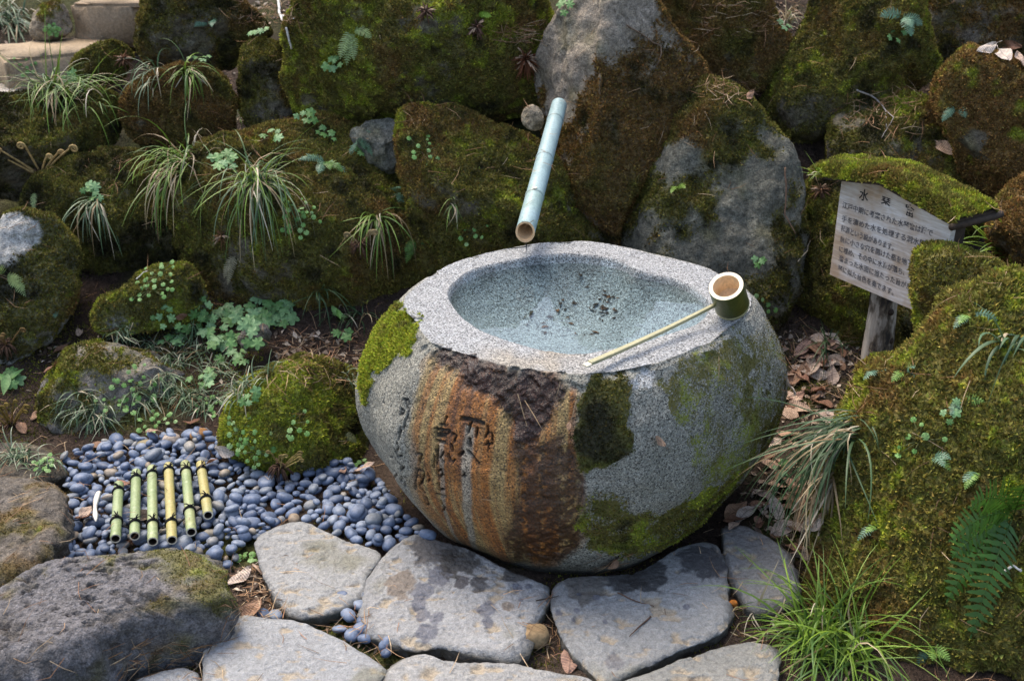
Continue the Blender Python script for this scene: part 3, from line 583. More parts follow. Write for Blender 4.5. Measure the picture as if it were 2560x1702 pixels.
# carved characters: strokes as pixel polylines from a close view, laid on the flank
def q2(pts): return np.array([px2pz(900 + x * .2296, 960 + y * .2296) for x, y in pts])
STROKES = [([(1110,365),(1225,372),(1340,415)],.0055),([(1215,400),(1180,510)],.004),([(1190,600),(1200,660)],.005),([(1180,730),(1240,800),(1300,860)],.004),([(1080,775),(1120,740)],.004),([(1280,470),(1268,560)],.0035),([(1145,960),(1112,1000),(1160,990)],.002),
 ([(1390,440),(1395,500)],.003),([(1365,570),(1385,520),(1440,525),(1442,600)],.0028),([(1365,650),(1440,640)],.0028),([(1395,615),(1400,700)],.0028),
 ([(880,430),(940,440)],.0035),([(830,482),(980,505)],.004),([(845,530),(940,540)],.003),([(830,562),(930,572)],.004),([(830,612),(925,635)],.004),([(832,480),(828,565)],.003),([(890,470),(885,560)],.003),([(980,505),(958,535)],.003),([(950,345),(925,410)],.003),
 ([(850,680),(842,860)],.004),([(820,712),(838,755)],.003),([(812,780),(806,900)],.003),([(908,740),(880,795)],.003),([(890,820),(915,845)],.003),([(838,950),(880,930),(895,980),(862,1012),(840,970)],.0028),([(850,1080),(872,1150),(912,1140)],.0032),([(825,1188),(930,1222)],.003),([(880,1270),(892,1310),(922,1330),(905,1372)],.003),
 ([(1010,530),(1045,560),(1030,620)],.0035),([(1000,650),(1012,725)],.003),([(962,770),(992,835)],.004),([(1032,820),(1010,852)],.003),
 ([(600,765),(655,770),(635,855)],.003),([(590,930),(680,960)],.0035),([(602,955),(600,1135)],.0035),([(625,1000),(662,1040),(640,1105)],.003),([(682,980),(670,1085)],.003),([(728,980),(752,1030),(730,1065)],.0028),([(650,1110),(700,1175)],.003),([(700,1222),(732,1232),(746,1302),(720,1312),(700,1262)],.0026),
 ([(455,165),(510,170),(522,215)],.003),([(480,185),(490,230)],.0025),([(415,335),(425,272),(458,300),(442,335),(415,335)],.003),([(490,250),(516,280),(500,355)],.0032),([(505,350),(480,410),(465,490)],.003),([(430,470),(420,540),(442,512),(420,595)],.0028),([(400,640),(420,690),(388,740),(402,792),(442,782)],.003),([(405,860),(442,890),(430,942),(472,905)],.0026),([(450,1010),(440,1052),(482,1072),(480,1112)],.0024),
 ([(308,800),(342,800)],.0024),([(328,808),(330,862),(352,905)],.0024),([(350,940),(392,980),(378,1022)],.0028),([(395,1040),(422,1085)],.0024),([(412,1120),(428,1155)],.0022),
 ([(255,150),(245,200),(272,232)],.0016),([(243,265),(252,262),(252,290),(243,288),(243,265)],.0016),([(240,330),(238,400)],.0014)]
near_s = (KD == 0) & (PHI > -1.5) & (PHI < .25)
ns = np.where(near_s)[0]; gd = np.full(len(ns), 9.0); XY = wp[ns, :2]
for pts, wd in STROKES:
    Q = q2(pts)
    for a, b in zip(Q[:-1], Q[1:]):
        ab = b - a; t = np.clip(((XY - a) @ ab) / (ab @ ab + 1e-12), 0, 1); dist = np.linalg.norm(XY - a - t[:, None] * ab, axis=1)
        gd = np.minimum(gd, dist / wd)
groove = np.zeros(len(BV)); groove[ns] = sstep(1.15, .55, gd)
flank = (KD <= 1)
BV += nb * ((dsp * np.where(flank, 1, 0) + chip + frac - groove * .009 + (m2 + m1) * .003) )[:, None]
BV[:, 2] += np.where(KD == 2, fbm(BV * 14, 3, 78) * .004 + fbm(BV * 60, 2, 79) * .0012, 0) + np.where(KD == 3, fbm(BV * 12, 3, 80) * .004 * sstep(.52, .45, ZZ), 0)
# colours ------------------------------------------------------------
tint = np.ones((len(BV), 3)) * np.array([.63, .65, .665])
flc = fbm(BV * 7, 4, 81)[:, None] * .5 + .5
tint = np.where(flank[:, None], np.array([.55, .54, .46]) * lerp(.7, 1.15, flc), tint)
st = fbm(np.stack([PHI * 26, ZZ * 2.2, PHI * 0], 1), 4, 82) * .5 + .5; st2 = fbm(np.stack([PHI * 75, ZZ * 3.0, PHI * 0], 1), 4, 83, .65) * .5 + .5
rc1 = lerp(np.array([.85, .60, .30]), np.array([.80, .30, .055]), sstep(.35, .62, st)[:, None])
rc1 = lerp(rc1, np.array([.28, .09, .03]), sstep(.50, .72, st2 * .65 + st * .35)[:, None] * .8)
lft = sstep(-1.0, -.72, PHI)[:, None]; rc1 = lerp(np.array([.80, .66, .45]), rc1, .35 + .65 * lft)
rc1 = rc1 * np.array([.86,.80,.58]) * lerp(.6, 1.3, fbm(BV * 30, 3, 84)[:, None] * .5 + .5)
tint = lerp(tint, rc1, rust[:, None] * .95)
tint = lerp(tint, np.array([.105, .042, .015]) * lerp(.2, 1.9, (st2 * .6 + .4 * (fbm(BV * 40, 4, 85) * .5 + .5))[:, None]), (low * .92)[:, None] * sstep(.15, .6, fbm(BV * 75, 3, 86) * .9 + .62)[:, None])
tint = lerp(tint, np.array([.055, .022, .017]) * lerp(.2, 1.9, fbm(BV * 34, 3, 87)[:, None] * .5 + .5), (wetm * .95)[:, None])
# clean pale run under the big carved bar and two thin runs
def run(pxs, w):
    q = np.array([px2pz(*a) for a in pxs]); o = np.argsort(q[:, 1]); xc = np.interp(wp[:, 1], q[o, 1], q[o, 0])
    dx = abs(wp[:, 0] - xc + fbm(wp * 30, 3, 88) * .004); return sstep(w, w * .45, dx) * (wp[:, 1] < q[:, 1].max()) * (KD == 0)
rn = np.maximum(run([(1178,1062),(1168,1150),(1172,1250),(1178,1330),(1190,1400)], .017), .8 * run([(1104,1108),(1106,1160),(1108,1230),(1120,1300),(1150,1390)], .009))
tint = lerp(tint, np.array([.62, .58, .47]) * lerp(.75, 1.2, fbm(BV * 40, 3, 89)[:, None] * .5 + .5), (rn * rust * .85)[:, None])
tint = lerp(tint, np.array([.85, .87, .86]), (pale * .95)[:, None])
tint = lerp(tint, np.array([.03, .022, .018]), (groove * .95)[:, None])
# damp brown stain on the front lip, dark line under the rim of the bowl
lip = (KD == 2) * sstep(.5, .1, abs(PHI + .33)) * sstep(-.25, .25, fbm(BV * 10, 3, 90) + .1)
tint = lerp(tint, np.array([.62, .54, .42]), (lip * .75)[:, None])
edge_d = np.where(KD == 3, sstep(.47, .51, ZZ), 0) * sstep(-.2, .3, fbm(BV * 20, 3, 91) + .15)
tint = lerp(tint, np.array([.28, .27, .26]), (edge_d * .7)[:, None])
tint = np.where((KD == 3)[:, None], tint * np.array([.85, .97, 1.02]), tint)  # bowl stone tinted blue, standing in for sky reflected in the water
dirt = sstep(.10, .0, ZZ) * flank; tint = lerp(tint, np.array([.10, .085, .055]), (dirt * .75)[:, None])
mossA = np.clip(m1 * 1.1 + m2 * 1.1 + m3 * (.55 + .45 * (fbm(BV * 30, 2, 92) > -.1)) + m4 * (.50 + .42 * np.clip(fbm(BV * 60, 3, 93) * .8 + fbm(BV * 13, 3, 95) * 1.2, -1, 1)), 0, 1)
mossA = np.maximum(mossA, flank * sstep(.0, .3, fbm(BV * 8, 4, 94) + fbm(BV * 70, 3, 97) * .6 - .05) * sstep(.5, 1.2, PHI) * .9)
mcol = np.where((m1 > .3)[:, None], mosscolor(BV, .05, .95, .1, 1.5), mosscolor(BV, .2, .6, .3, 1.1))
wetA = np.clip(wetm * 1.0 + low * .55 + rust * .35 + groove * .5, 0, 1)
I = np.arange(len(rows) * NP).reshape(len(rows), NP); J = np.roll(I, -1, 1)
BF = np.stack([I[:-1], J[:-1], J[1:], I[1:]], -1).reshape(-1, 4)
def make_granite():
    n = NT('speckled_granite'); p = n.pos()
    a = n.attr('tint').outputs['Color']; mo = n.attr('moss'); mc = n.attr('mcol').outputs['Color']; we = n.attr('wet').outputs['Fac']
    v = n.vor(p, 390).outputs['Color']; sx = n.n('ShaderNodeSeparateColor'); n.l(v, sx.inputs[0])
    sp = n.ramp(sx.outputs[0], [(0, .08), (.15, .13), (.22, .34), (.7, .48), (.85, .66), (1, .78)])
    s2 = n.ramp(n.noise(p, 480, 2), [(.35, .72), (.65, 1.22)])
    c = n.mix(sp, s2, 1, 'MULTIPLY'); c = n.mix(c, a, 1, 'MULTIPLY'); mf_ = n.math('ADD', mo.outputs['Fac'], n.math('MULTIPLY', n.math('SUBTRACT', n.noise(p, 210, 4, .65), .5), n.math('MULTIPLY', n.math('MULTIPLY', mo.outputs['Fac'], n.math('SUBTRACT', 1.0, mo.outputs['Fac'])), 9.0)))
    mf_ = n.ramp(mf_, [(.3, 0.0), (.62, 1.0)]); c = n.mix(c, mc, mf_)
    n.l(c, n.b.inputs['Base Color'])
    r = n.n('ShaderNodeMapRange'); n.l(we, r.inputs[0]); r.inputs[3].default_value = .78; r.inputs[4].default_value = .22
    n.l(r.outputs[0], n.b.inputs['Roughness'])
    q = n.bump(n.noise(p, 120, 4, .6), .006); n.bump(n.noise(p, 420, 3, .6), .0018, 1, q); return n.m
M_GRAN = make_granite()
basin = empty('stone_basin', (BC[0], BC[1], 0))
tag(basin, 'round granite water basin with carved writing, rust-brown stain and moss patches', 'water basin')
obj('basin_stone', BV, BF, M_GRAN, basin, attrs={'tint': tint, 'moss': mossA * .92, 'mcol': mcol * .8, 'wet': wetA})
BT = np.concatenate([BF[:, [0, 1, 2]], BF[:, [0, 2, 3]]])
MOSS_JOBS.append((basin, BV, BT, ((m1 > .5) * flank).astype(float), (.05, .95, .05, 1.4), 2.2, (.005, .011), 301))
MOSS_JOBS.append((basin, BV, BT, np.clip(m2 + m3 * .6, 0, 1) * flank, (.2, .6, .4, 1.1), 1.6, (.004, .009), 302))
MOSS_JOBS.append((basin, BV, BT, np.clip(mossA - m1 - m2 - m3, 0, 1) * flank, (.3, .3, .4, .9), .9, (.003, .006), 303))

# water ---------------------------------------------------------------
ZW = ZR - .015
thw = np.linspace(0, 2 * math.pi, 160, endpoint=False); Rw = radial(PbC, thw) * 1.01
wv = [[BC[0], BC[1], ZW]]; 
for s in np.linspace(0, 1, 40)[1:]:
    for k in range(160): wv.append([BC[0] + Rw[k] * s * math.cos(thw[k]), BC[1] + Rw[k] * s * math.sin(thw[k]), ZW])
wv = np.array(wv); tip = onz(1318, 668, ZW)
dd = np.linalg.norm(wv[:, :2] - tip[:2], axis=1); wv[:, 2] += .0012 * np.sin(dd * 260) * np.exp(-dd * 22)
I = 1 + np.arange(39 * 160).reshape(39, 160); J = np.roll(I, -1, 1)
wf = np.concatenate([np.stack([np.zeros(160, int), I[0], J[0]], 1), np.stack([I[:-1], I[1:], J[1:]], -1).reshape(-1, 3), np.stack([I[:-1], J[1:], J[:-1]], -1).reshape(-1, 3)])
def make_water():
    n = NT('clear_water'); n.t.nodes.remove(n.b)
    g = n.n('ShaderNodeBsdfGlossy'); g.inputs['Roughness'].default_value = .03; t = n.n('ShaderNodeBsdfTransparent'); t.inputs[0].default_value = (.88, .96, .98, 1)
    f = n.n('ShaderNodeFresnel'); f.inputs[0].default_value = 1.33; m = n.n('ShaderNodeMixShader')
    b = n.n('ShaderNodeBump'); b.inputs['Distance'].default_value = .0006; n.l(n.noise(n.pos(), 14, 2), b.inputs['Height'])
    n.l(b.outputs[0], g.inputs['Normal']); n.l(b.outputs[0], f.inputs['Normal'])
    n.l(f.outputs[0], m.inputs[0]); n.l(t.outputs[0], m.inputs[1]); n.l(g.outputs[0], m.inputs[2]); n.l(m.outputs[0], n.out.inputs[0]); return n.m
M_WATER = make_water()
water = obj('water', wv, wf, M_WATER, base=(BC[0], BC[1], ZW)); tag(water, kind='structure')
# ------------------------------------------------------------------ resting places
bpy.context.view_layer.update()
DG = bpy.context.evaluated_depsgraph_get()
def cast(o, d):
    ok, loc, nrm, idx, ob, mt = scene.ray_cast(DG, Vector(o), Vector(d).normalized())
    if not ok: return None
    n = np.array(nrm); dv = np.array(d)
    if n.dot(dv) > 0: n = -n
    return np.array(loc), n, ob.name
def hit(px, py):
    h = cast(CAM, raydir(px, py)); return (h[0], h[1]) if h else (at(px, py, 3.0), np.array([0, 0, 1.0]))
def drop(x, y, z0=1.6):
    return cast((x, y, z0), (0, 0, -1))
def nz(v): v = np.asarray(v, float); return v / (np.linalg.norm(v) + 1e-12)
def frame(n, fwd):
    n = nz(n); f = np.asarray(fwd, float); f = nz(f - n * f.dot(n)); s = np.cross(n, f); return f, s, n
def mat44(loc, f, s, n, sc=1.0):
    sc = np.broadcast_to(np.asarray(sc, float), (3,))
    return Matrix([[f[i] * sc[0], s[i] * sc[1], n[i] * sc[2], loc[i]] for i in range(3)] + [[0, 0, 0, 1]])

# ------------------------------------------------------------------ bamboo materials
def make_bamboo(name, c1, c2, c3, rough=.4, wax=.5):
    n = NT(name); p = n.pos('obj'); f = n.noise(p, 9, 3); c = n.ramp(f, [(.3, c1), (.55, c2), (.75, c3)])
    st = n.n('ShaderNodeMapping'); st.inputs['Scale'].default_value = (90, 90, 8); n.l(p, st.inputs[0])
    c = n.mix(c, n.ramp(n.noise(st.outputs[0], 2, 3), [(.3, .82), (.7, 1.15)]), 1, 'MULTIPLY')
    n.l(c, n.b.inputs['Base Color']); n.set(Roughness=rough); n.b.inputs['Specular IOR Level'].default_value = wax
    n.bump(n.noise(p, 60, 3), .0015); return n.m
M_BLUEB = make_bamboo('waxy_blue_bamboo', (.20, .30, .30), (.27, .38, .40), (.22, .32, .28), .42)
M_GREENB = make_bamboo('green_bamboo', (.20, .26, .12), (.27, .33, .17), (.30, .31, .14), .4)
M_YELB = make_bamboo('yellowed_bamboo', (.25, .28, .14), (.38, .32, .12), (.30, .31, .15), .42)
M_OLIVEB = make_bamboo('dark_olive_bamboo', (.045, .055, .012), (.06, .07, .016), (.05, .045, .012), .32)
M_TANB = make_bamboo('cut_bamboo_flesh', (.55, .34, .18), (.62, .40, .22), (.5, .3, .15), .6, .3)
M_CREAM = make_bamboo('fresh_cut_bamboo', (.72, .64, .48), (.78, .70, .54), (.74, .66, .5), .6, .3)
M_SLAT = make_bamboo('split_bamboo_slat', (.30, .29, .16), (.37, .34, .20), (.27, .28, .17), .4, .4)
M_LINING = make_bamboo('pale_cup_lining', (.66, .50, .32), (.72, .55, .36), (.64, .48, .31), .6, .3)
M_NODE = make_bamboo('bamboo_node', (.13, .12, .09), (.19, .17, .12), (.11, .10, .07), .7, .2)
def flat_mat(name, c, rough=.7, spec=.3, ns=60, amp=.25, bump=.001):
    n = NT(name); p = n.pos('obj'); f = n.noise(p, ns, 3)
    n.l(n.mix(c, n.ramp(f, [(.3, 1 - amp), (.7, 1 + amp)]), 1, 'MULTIPLY'), n.b.inputs['Base Color']); n.set(Roughness=rough)
    n.b.inputs['Specular IOR Level'].default_value = spec; n.bump(f, bump); return n.m
M_CORD = flat_mat('black_cord', (.012, .012, .013), .8, .2, 400)

def pipe(axis_pts, ro, ri, n=28, cut0=0.0, upv=(0, 0, 1)):
    """hollow pipe: returns outer, inner and both end rims as separate (V,F). cut0 slants the first end."""
    A = np.asarray(axis_pts, float); m = len(A); T = nz(A[-1] - A[0]); u = np.asarray(upv, float); u = nz(u - T * u.dot(T)); s = np.cross(T, u)
    q = np.linspace(0, 2 * math.pi, n, endpoint=False); ro = np.broadcast_to(ro, (m,)); ri = np.broadcast_to(ri, (m,))
    def ring(i, r):
        sh = cut0 if i == 0 else 0
        return np.array([A[i] + r * (math.cos(a) * s + math.sin(a) * u) + T * (sh * r * math.sin(a)) for a in q])
    def strip(rs): 
        V = np.concatenate(rs); F = [(i * n + k, i * n + (k + 1) % n, (i + 1) * n + (k + 1) % n, (i + 1) * n + k) for i in range(len(rs) - 1) for k in range(n)]; return V, F
    outer = strip([ring(i, ro[i]) for i in range(m)]); inner = strip([ring(i, ri[i]) for i in range(m)])
    rim0 = strip([ring(0, ro[0]), ring(0, ri[0])]); rim1 = strip([ring(m - 1, ro[-1]), ring(m - 1, ri[-1])])
    return outer, inner, rim0, rim1
def culm_profile(a, b, r, nodes, n=60, taper=0.0):
    t = np.unique(np.concatenate([np.linspace(0, 1, n)] + [np.linspace(max(0, k - .02), min(1, k + .02), 9) for k in nodes]))
    pts = np.outer(1 - t, a) + np.outer(t, b); L = np.linalg.norm(np.asarray(b) - np.asarray(a)); R = r * (1 - taper * t)
    for k in nodes: R = R + .055 * r * np.exp(-((t - k) * L / .005) ** 2) - .05 * r * np.exp(-((t - k) * L + .007) ** 2 / .003 ** 2)
    return pts, R
def ring_band(c, T, r, w, mat, name, parent, n=24, bulge=1.03):
    T = nz(T); V, F = tube([np.asarray(c) - T * w, np.asarray(c), np.asarray(c) + T * w], [r, r * bulge, r], n, False); return obj(name, V, F, mat, parent)

# ------------------------------------------------------------------ bamboo water spout
tipc = at(1313, 580, 2.70); backc = at(1383, 318, 3.22); ax = backc - tipc; backc = backc + ax * .25
pts, R = culm_profile(tipc, backc, .0245, [.245, .535, .86], 70, .06)
sp = empty('bamboo_spout', tipc); tag(sp, 'waxy blue-green bamboo spout sloping down from the rocks over the basin', 'spout')
o_, i_, r0, r1 = pipe(pts, R, .0195, 36, .45)
obj('culm', *o_, M_BLUEB, sp); obj('bore', *i_, M_TANB, sp); obj('cut_end', *r0, M_TANB, sp)
for k in (.245, .535, .86):
    c = tipc + (backc - tipc) * k; ring_band(c - ax / np.linalg.norm(ax) * .003, ax, .0247 * (1 - .06 * k), .0022, M_NODE, 'node_ring', sp, 32, 1.01)
c = tipc + (backc - tipc) * .245 + np.array([0, -.004, .025]); V, F = ico(2); obj('bud_scar', c + V * np.array([.007, .006, .003]), F, M_CREAM, sp)
dpx = tipc + np.array([.003, -.012, -.026]); V, F = tube([dpx, [dpx[0], dpx[1], (dpx[2] + ZW) / 2], [dpx[0], dpx[1], ZW]], [.0016, .0008, .0012], 8)
def make_glass():
    n = NT('falling_water'); n.t.nodes.remove(n.b); g = n.n('ShaderNodeBsdfGlossy'); g.inputs['Roughness'].default_value = .05
    t = n.n('ShaderNodeBsdfTransparent'); f = n.n('ShaderNodeFresnel'); m = n.n('ShaderNodeMixShader'); n.l(f.outputs[0], m.inputs[0]); n.l(t.outputs[0], m.inputs[1]); n.l(g.outputs[0], m.inputs[2]); n.l(m.outputs[0], n.out.inputs[0]); return n.m
tag(obj('water_drip', V, F, make_glass()), 'thin thread of water falling from the bamboo spout into the basin', 'water drip')

# ------------------------------------------------------------------ ladle
cb = onz(1832, 769, ZR + .023); w_ = nz(CAM - cb); rt = np.array([1.0, 0, 0]); rt = nz(rt - w_ * rt.dot(w_)); upc = np.cross(w_, rt)
if upc[2] < 0: upc = -upc
axc = nz(math.cos(math.radians(37)) * w_ + math.sin(math.radians(37)) * (-.30 * rt + .95 * upc)); hC = .082
lad = empty('ladle', cb); tag(lad, 'bamboo ladle with cream rim and green cup resting on the basin rim', 'ladle')
rim_c = cb + axc * hC
pts = np.array([cb + axc * hC * t for t in (0, .03, .08, .3, .6, .9, .985, 1)]); ro = np.array([.0345, .037, .0383, .0388, .0388, .0386, .0384, .0376])
pts = pts[::-1]; ro = ro[::-1]; ri = np.array([.0290, .0292, .0292, .029, .029, .029, .029, .029]); 
o_, i_, r0, r1 = pipe(pts, ro, ri, 48)
cup = obj('cup', *o_, M_OLIVEB, lad); obj('cut_rim', *r0, M_CREAM, lad)
bot = cb + axc * .034; V, F = i_; obj('cup_lining', V, F, M_LINING, lad)
q = np.linspace(0, 2 * math.pi, 48, endpoint=False); f1, s1, n1 = frame(axc, (1, 0, 0))
ring = np.array([bot + .0292 * (math.cos(a) * f1 + math.sin(a) * s1) for a in q]); obj('cup_floor', ring, [tuple(range(48))], M_LINING, lad, smooth=False)
ring = np.array([cb + .0345 * (math.cos(a) * f1 + math.sin(a) * s1) for a in q]); obj('cup_base', ring, [tuple(range(47, -1, -1))], M_SLAT, lad, smooth=False)
ring_band(cb + axc * .010, axc, .0386, .003, M_SLAT, 'base_band', lad, 40, 1.02)
h0 = onz(1797, 757, ZR + .040); h1 = onz(1462, 913, ZR + .013); hd = nz(h1 - h0); hs = nz(np.cross(hd, [0, 0, 1])); hu = np.cross(hs, hd)
if hu[2] < 0: hu = -hu
hs_ = []
def slat(name, a, b, w0, w1, t, mat, lift=0.0, parent=lad, seg=16, sag=.004):
    V = []; F = []; d = nz(b - a); L = np.linalg.norm(b - a)
    for i in range(seg + 1):
        x = i / seg; c = a + (b - a) * x + hu * (lift - sag * math.sin(math.pi * x)); w = w0 + (w1 - w0) * x
        for (sx, sy) in ((-1, -1), (1, -1), (1, .7), (.8, 1), (-.8, 1), (-1, .7)): V.append(c + hs * sx * w + hu * sy * t)
    for i in range(seg):
        for k in range(6): F.append((i * 6 + k, i * 6 + (k + 1) % 6, (i + 1) * 6 + (k + 1) % 6, (i + 1) * 6 + k))
    F += [(0, 1, 2, 3, 4, 5), tuple(seg * 6 + k for k in (5, 4, 3, 2, 1, 0))]
    return obj(name, V, F, mat, parent, smooth=False)
slat('handle', h0, h1 - hd * .014, .0042, .0068, .0034, M_SLAT)
slat('handle_tip', h1 - hd * .016, h1, .0064, .0066, .0022, M_CREAM, -.0015, seg=2, sag=0)

# ------------------------------------------------------------------ wooden sign
SBL = at(2080, 685, 3.0); SZ0 = SBL[2]; SBR = onz(2345, 797, SZ0); U = SBR - SBL; SW = np.linalg.norm(U); U = U / SW; NN = nz(np.cross(U, [0, 0, 1.0]))
if NN[1] > 0: NN = -NN
SH = .285; PK = .032; UP = np.array([0, 0, 1.0])
def make_board():
    n = NT('weathered_board'); p = n.pos('obj')
    mp = n.n('ShaderNodeMapping'); mp.inputs['Rotation'].default_value = (0, 0, -math.atan2(U[1], U[0])); mp.inputs['Scale'].default_value = (1, 1, 1); n.l(p, mp.inputs[0])
    m2 = n.n('ShaderNodeMapping'); m2.inputs['Scale'].default_value = (5, 30, 60); n.l(mp.outputs[0], m2.inputs[0])
    g = n.noise(m2.outputs[0], 3, 5, .6); big = n.noise(p, 11, 3)
    c = n.ramp(g, [(.25, (.42, .35, .29)), (.5, (.56, .51, .46)), (.75, (.70, .68, .67))])
    c = n.mix(c, n.ramp(big, [(.35, (.80, .64, .50)), (.6, (1.08, 1.08, 1.1))]), 1, 'MULTIPLY')
    n.l(c, n.b.inputs['Base Color']); n.set(Roughness=.75); n.bump(g, .0012); return n.m
M_BOARD = make_board(); M_DKWOOD = flat_mat('dark_wood', (.045, .032, .024), .8, .2, 40, .4)
def make_post():
    n = NT('charred_post'); p = n.pos('obj'); mp = n.n('ShaderNodeMapping'); mp.inputs['Scale'].default_value = (14, 14, 5); n.l(p, mp.inputs[0])
    g = n.noise(mp.outputs[0], 1.6, 5, .6); m2 = n.n('ShaderNodeMapping'); m2.inputs['Scale'].default_value = (60, 60, 6); n.l(p, m2.inputs[0]); g2 = n.noise(m2.outputs[0], 2, 3)
    c = n.ramp(g, [(.40, (.03, .024, .02)), (.46, (.13, .10, .07)), (.52, (.40, .35, .29)), (.7, (.55, .5, .43))])
    c = n.mix(c, n.ramp(g2, [(.3, .6), (.7, 1.2)]), 1, 'MULTIPLY'); n.l(c, n.b.inputs['Base Color']); n.set(Roughness=.7); n.bump(g2, .003); return n.m
M_POST = make_post()
pm = SBL + U * SW * .40 - NN * .052; pg = onz(2168, 985, .03); pb = np.array([pm[0], pm[1], -.03])
sg = empty('signboard', (pb[0], pb[1], 0)); tag(sg, 'weathered wooden signboard with mossy gabled roof on a round post', 'sign')
def extr(poly, n, t):
    P = np.array(poly); k = len(P); V = np.concatenate([P + n * t, P - n * t]); F = [tuple(range(k)), tuple(range(2 * k - 1, k - 1, -1))] + [(i, i + k, (i + 1) % k + k, (i + 1) % k) for i in range(k)]; return V, F
B0 = SBL; P = [B0, B0 + U * SW, B0 + U * SW + UP * SH, B0 + U * SW * .5 + UP * (SH + PK), B0 + UP * SH]
V, F = extr(P, NN, .009); obj('board', V, F, M_BOARD, sg, smooth=False)
ptop = SZ0 + SH - .02; zs = np.linspace(-.05, ptop, 30); pp = np.array([[pb[0] + .004 * math.sin(z * 9), pb[1], z] for z in zs])
V, F = tube(pp, .040 + .002 * np.sin(zs * 14), 28); V[:, :2] += (fbm(V * 25, 3, 5) * .004)[:, None]; post = obj('post', V, F, M_POST, sg)
for (a, z) in ((2.3, .21), (.9, .10), (1.9, .30)):
    c = np.array([pb[0] + .040 * math.cos(a + math.pi), pb[1] - .040 * abs(math.sin(a)), z]); V, F = ico(2); obj('knot', c + V * np.array([.008, .008, .010]), F, M_DKWOOD, post)
c = B0 + U * (SW - .012) + UP * (SH * .5) - NN * .029; V, F = box(c, U * .012, NN * .019, UP * (SH * .5)); obj('side_batten', V, F, M_DKWOOD, sg, smooth=False)
c = B0 + U * (.02) + UP * (SH * .5) - NN * .029; V, F = box(c, U * .012, NN * .019, UP * (SH * .5)); obj('side_batten', V, F, M_DKWOOD, sg, smooth=False)
ridge = B0 + U * SW * .5 + UP * (SH + PK + .004); ov = .055; sl = PK / (SW * .5)
for sgn in (-1, 1):
    e = ridge + U * sgn * (SW * .5 + ov) - UP * sl * (SW * .5 + ov); d = nz(e - ridge); nr = nz(np.cross(NN, d)); nr = nr if nr[2] > 0 else -nr
    L = np.linalg.norm(e - ridge); c = (ridge + e) / 2 + nr * .009; V, F = box(c, d * (L / 2 - .0015), NN * .075, nr * .009)
    rp = obj('roof_plank', V, F, M_DKWOOD, sg, smooth=False)
    # thick moss cushion on the plank
    nu, nv = 60, 22; vv = []
    for i in range(nu):
        for j in range(nv):
            a = i / (nu - 1); b = j / (nv - 1) * 2 - 1; vv.append((a, b))
    vv = np.array(vv); Pm = ridge + np.outer(vv[:, 0] * L * 1.005, d) + np.outer(vv[:, 1] * .079, NN)
    hgt = .026 * (1 - vv[:, 1] ** 6) * (1 - np.clip(vv[:, 0] - .9, 0, 1) * 6) + .010 * fbm(Pm * 22, 3, 33)
    Pm = Pm + nr * (.016 + np.clip(hgt, .0, 1))[:, None]; Pm[vv[:, 1] ** 2 > .97] -= nr * .010
    ii = np.arange(nu * nv).reshape(nu, nv); mf = np.stack([ii[:-1, :-1], ii[1:, :-1], ii[1:, 1:], ii[:-1, 1:]], -1).reshape(-1, 4)
    if np.cross(Pm[mf[0, 1]] - Pm[mf[0, 0]], Pm[mf[0, 3]] - Pm[mf[0, 0]])[2] < 0: mf = mf[:, ::-1]
    palr = (.35, .55, .25, 1.25); mm = obj('moss_cushion', Pm, mf, M_ROCK, rp, attrs={'col': mosscolor(Pm, *palr)}); tag(mm, kind='stuff')
    MOSS_JOBS.append((rp, Pm, np.concatenate([mf[:, [0, 1, 2]], mf[:, [0, 2, 3]]]), np.ones(len(Pm)), palr, 2.2, (.006, .013), 401 + sgn))
be = B0 + U * (SW + ov) + UP * (SH - sl * ov + .006); V, F = tube([be + NN * .085, be - NN * .01, be - NN * .10], [.009, .010, .009], 12); obj('eave_pole', V, F, M_DKWOOD, sg)
# lettering
M_INK = flat_mat('black_ink', (.03, .028, .03), .7, .2, 90, .35); M_INK2 = flat_mat('faded_ink', (.105, .10, .105), .75, .2, 70, .6)
def lettering(txt, u0, v0, u1, v1, hgt, mat, name='lettering'):
    """text line on the board face from (u0,v0) to (u1,v1), metres from the lower left corner"""
    cu = bpy.data.curves.new('text', 'FONT'); cu.body = txt; cu.size = 1.0; cu.offset = .012
    t = bpy.data.objects.new('text', cu); COL.objects.link(t); bpy.context.view_layer.update()
    me = t.evaluated_get(bpy.context.evaluated_depsgraph_get()).to_mesh(); V = np.array([v.co[:] for v in me.vertices]); F = [tuple(p.vertices) for p in me.polygons]
    t.to_mesh_clear() if False else None
    bpy.data.objects.remove(t); bpy.data.curves.remove(cu)
    if len(V) == 0: return
    x0, x1 = V[:, 0].min(), V[:, 0].max(); w = (V[:, 0] - x0) / (x1 - x0); y = V[:, 1] * hgt
    W = B0 + np.outer(u0 + (u1 - u0) * w, U) + np.outer(v0 + (v1 - v0) * w + y, UP) + NN * .0102
    return obj(name, W, F, mat, sg, smooth=False)
def uv(px, py):
    d = raydir(px, py); t = (B0 + NN * .0102 - CAM).dot(NN) / d.dot(NN); q = CAM + d * t - B0; return q.dot(U), q.dot(UP)
def zpx(x, y): return (2020 + x * .2679, 380 + y * .2679)
for ch, x, y in (('水', 515, 447), ('琴', 717, 517), ('窟', 937, 592)):
    a = uv(*zpx(x - 42, y - 12)); b = uv(*zpx(x + 44, y + 12)); lettering(ch, a[0], (a[1] + b[1]) / 2, b[0], (a[1] + b[1]) / 2, .034, M_INK)
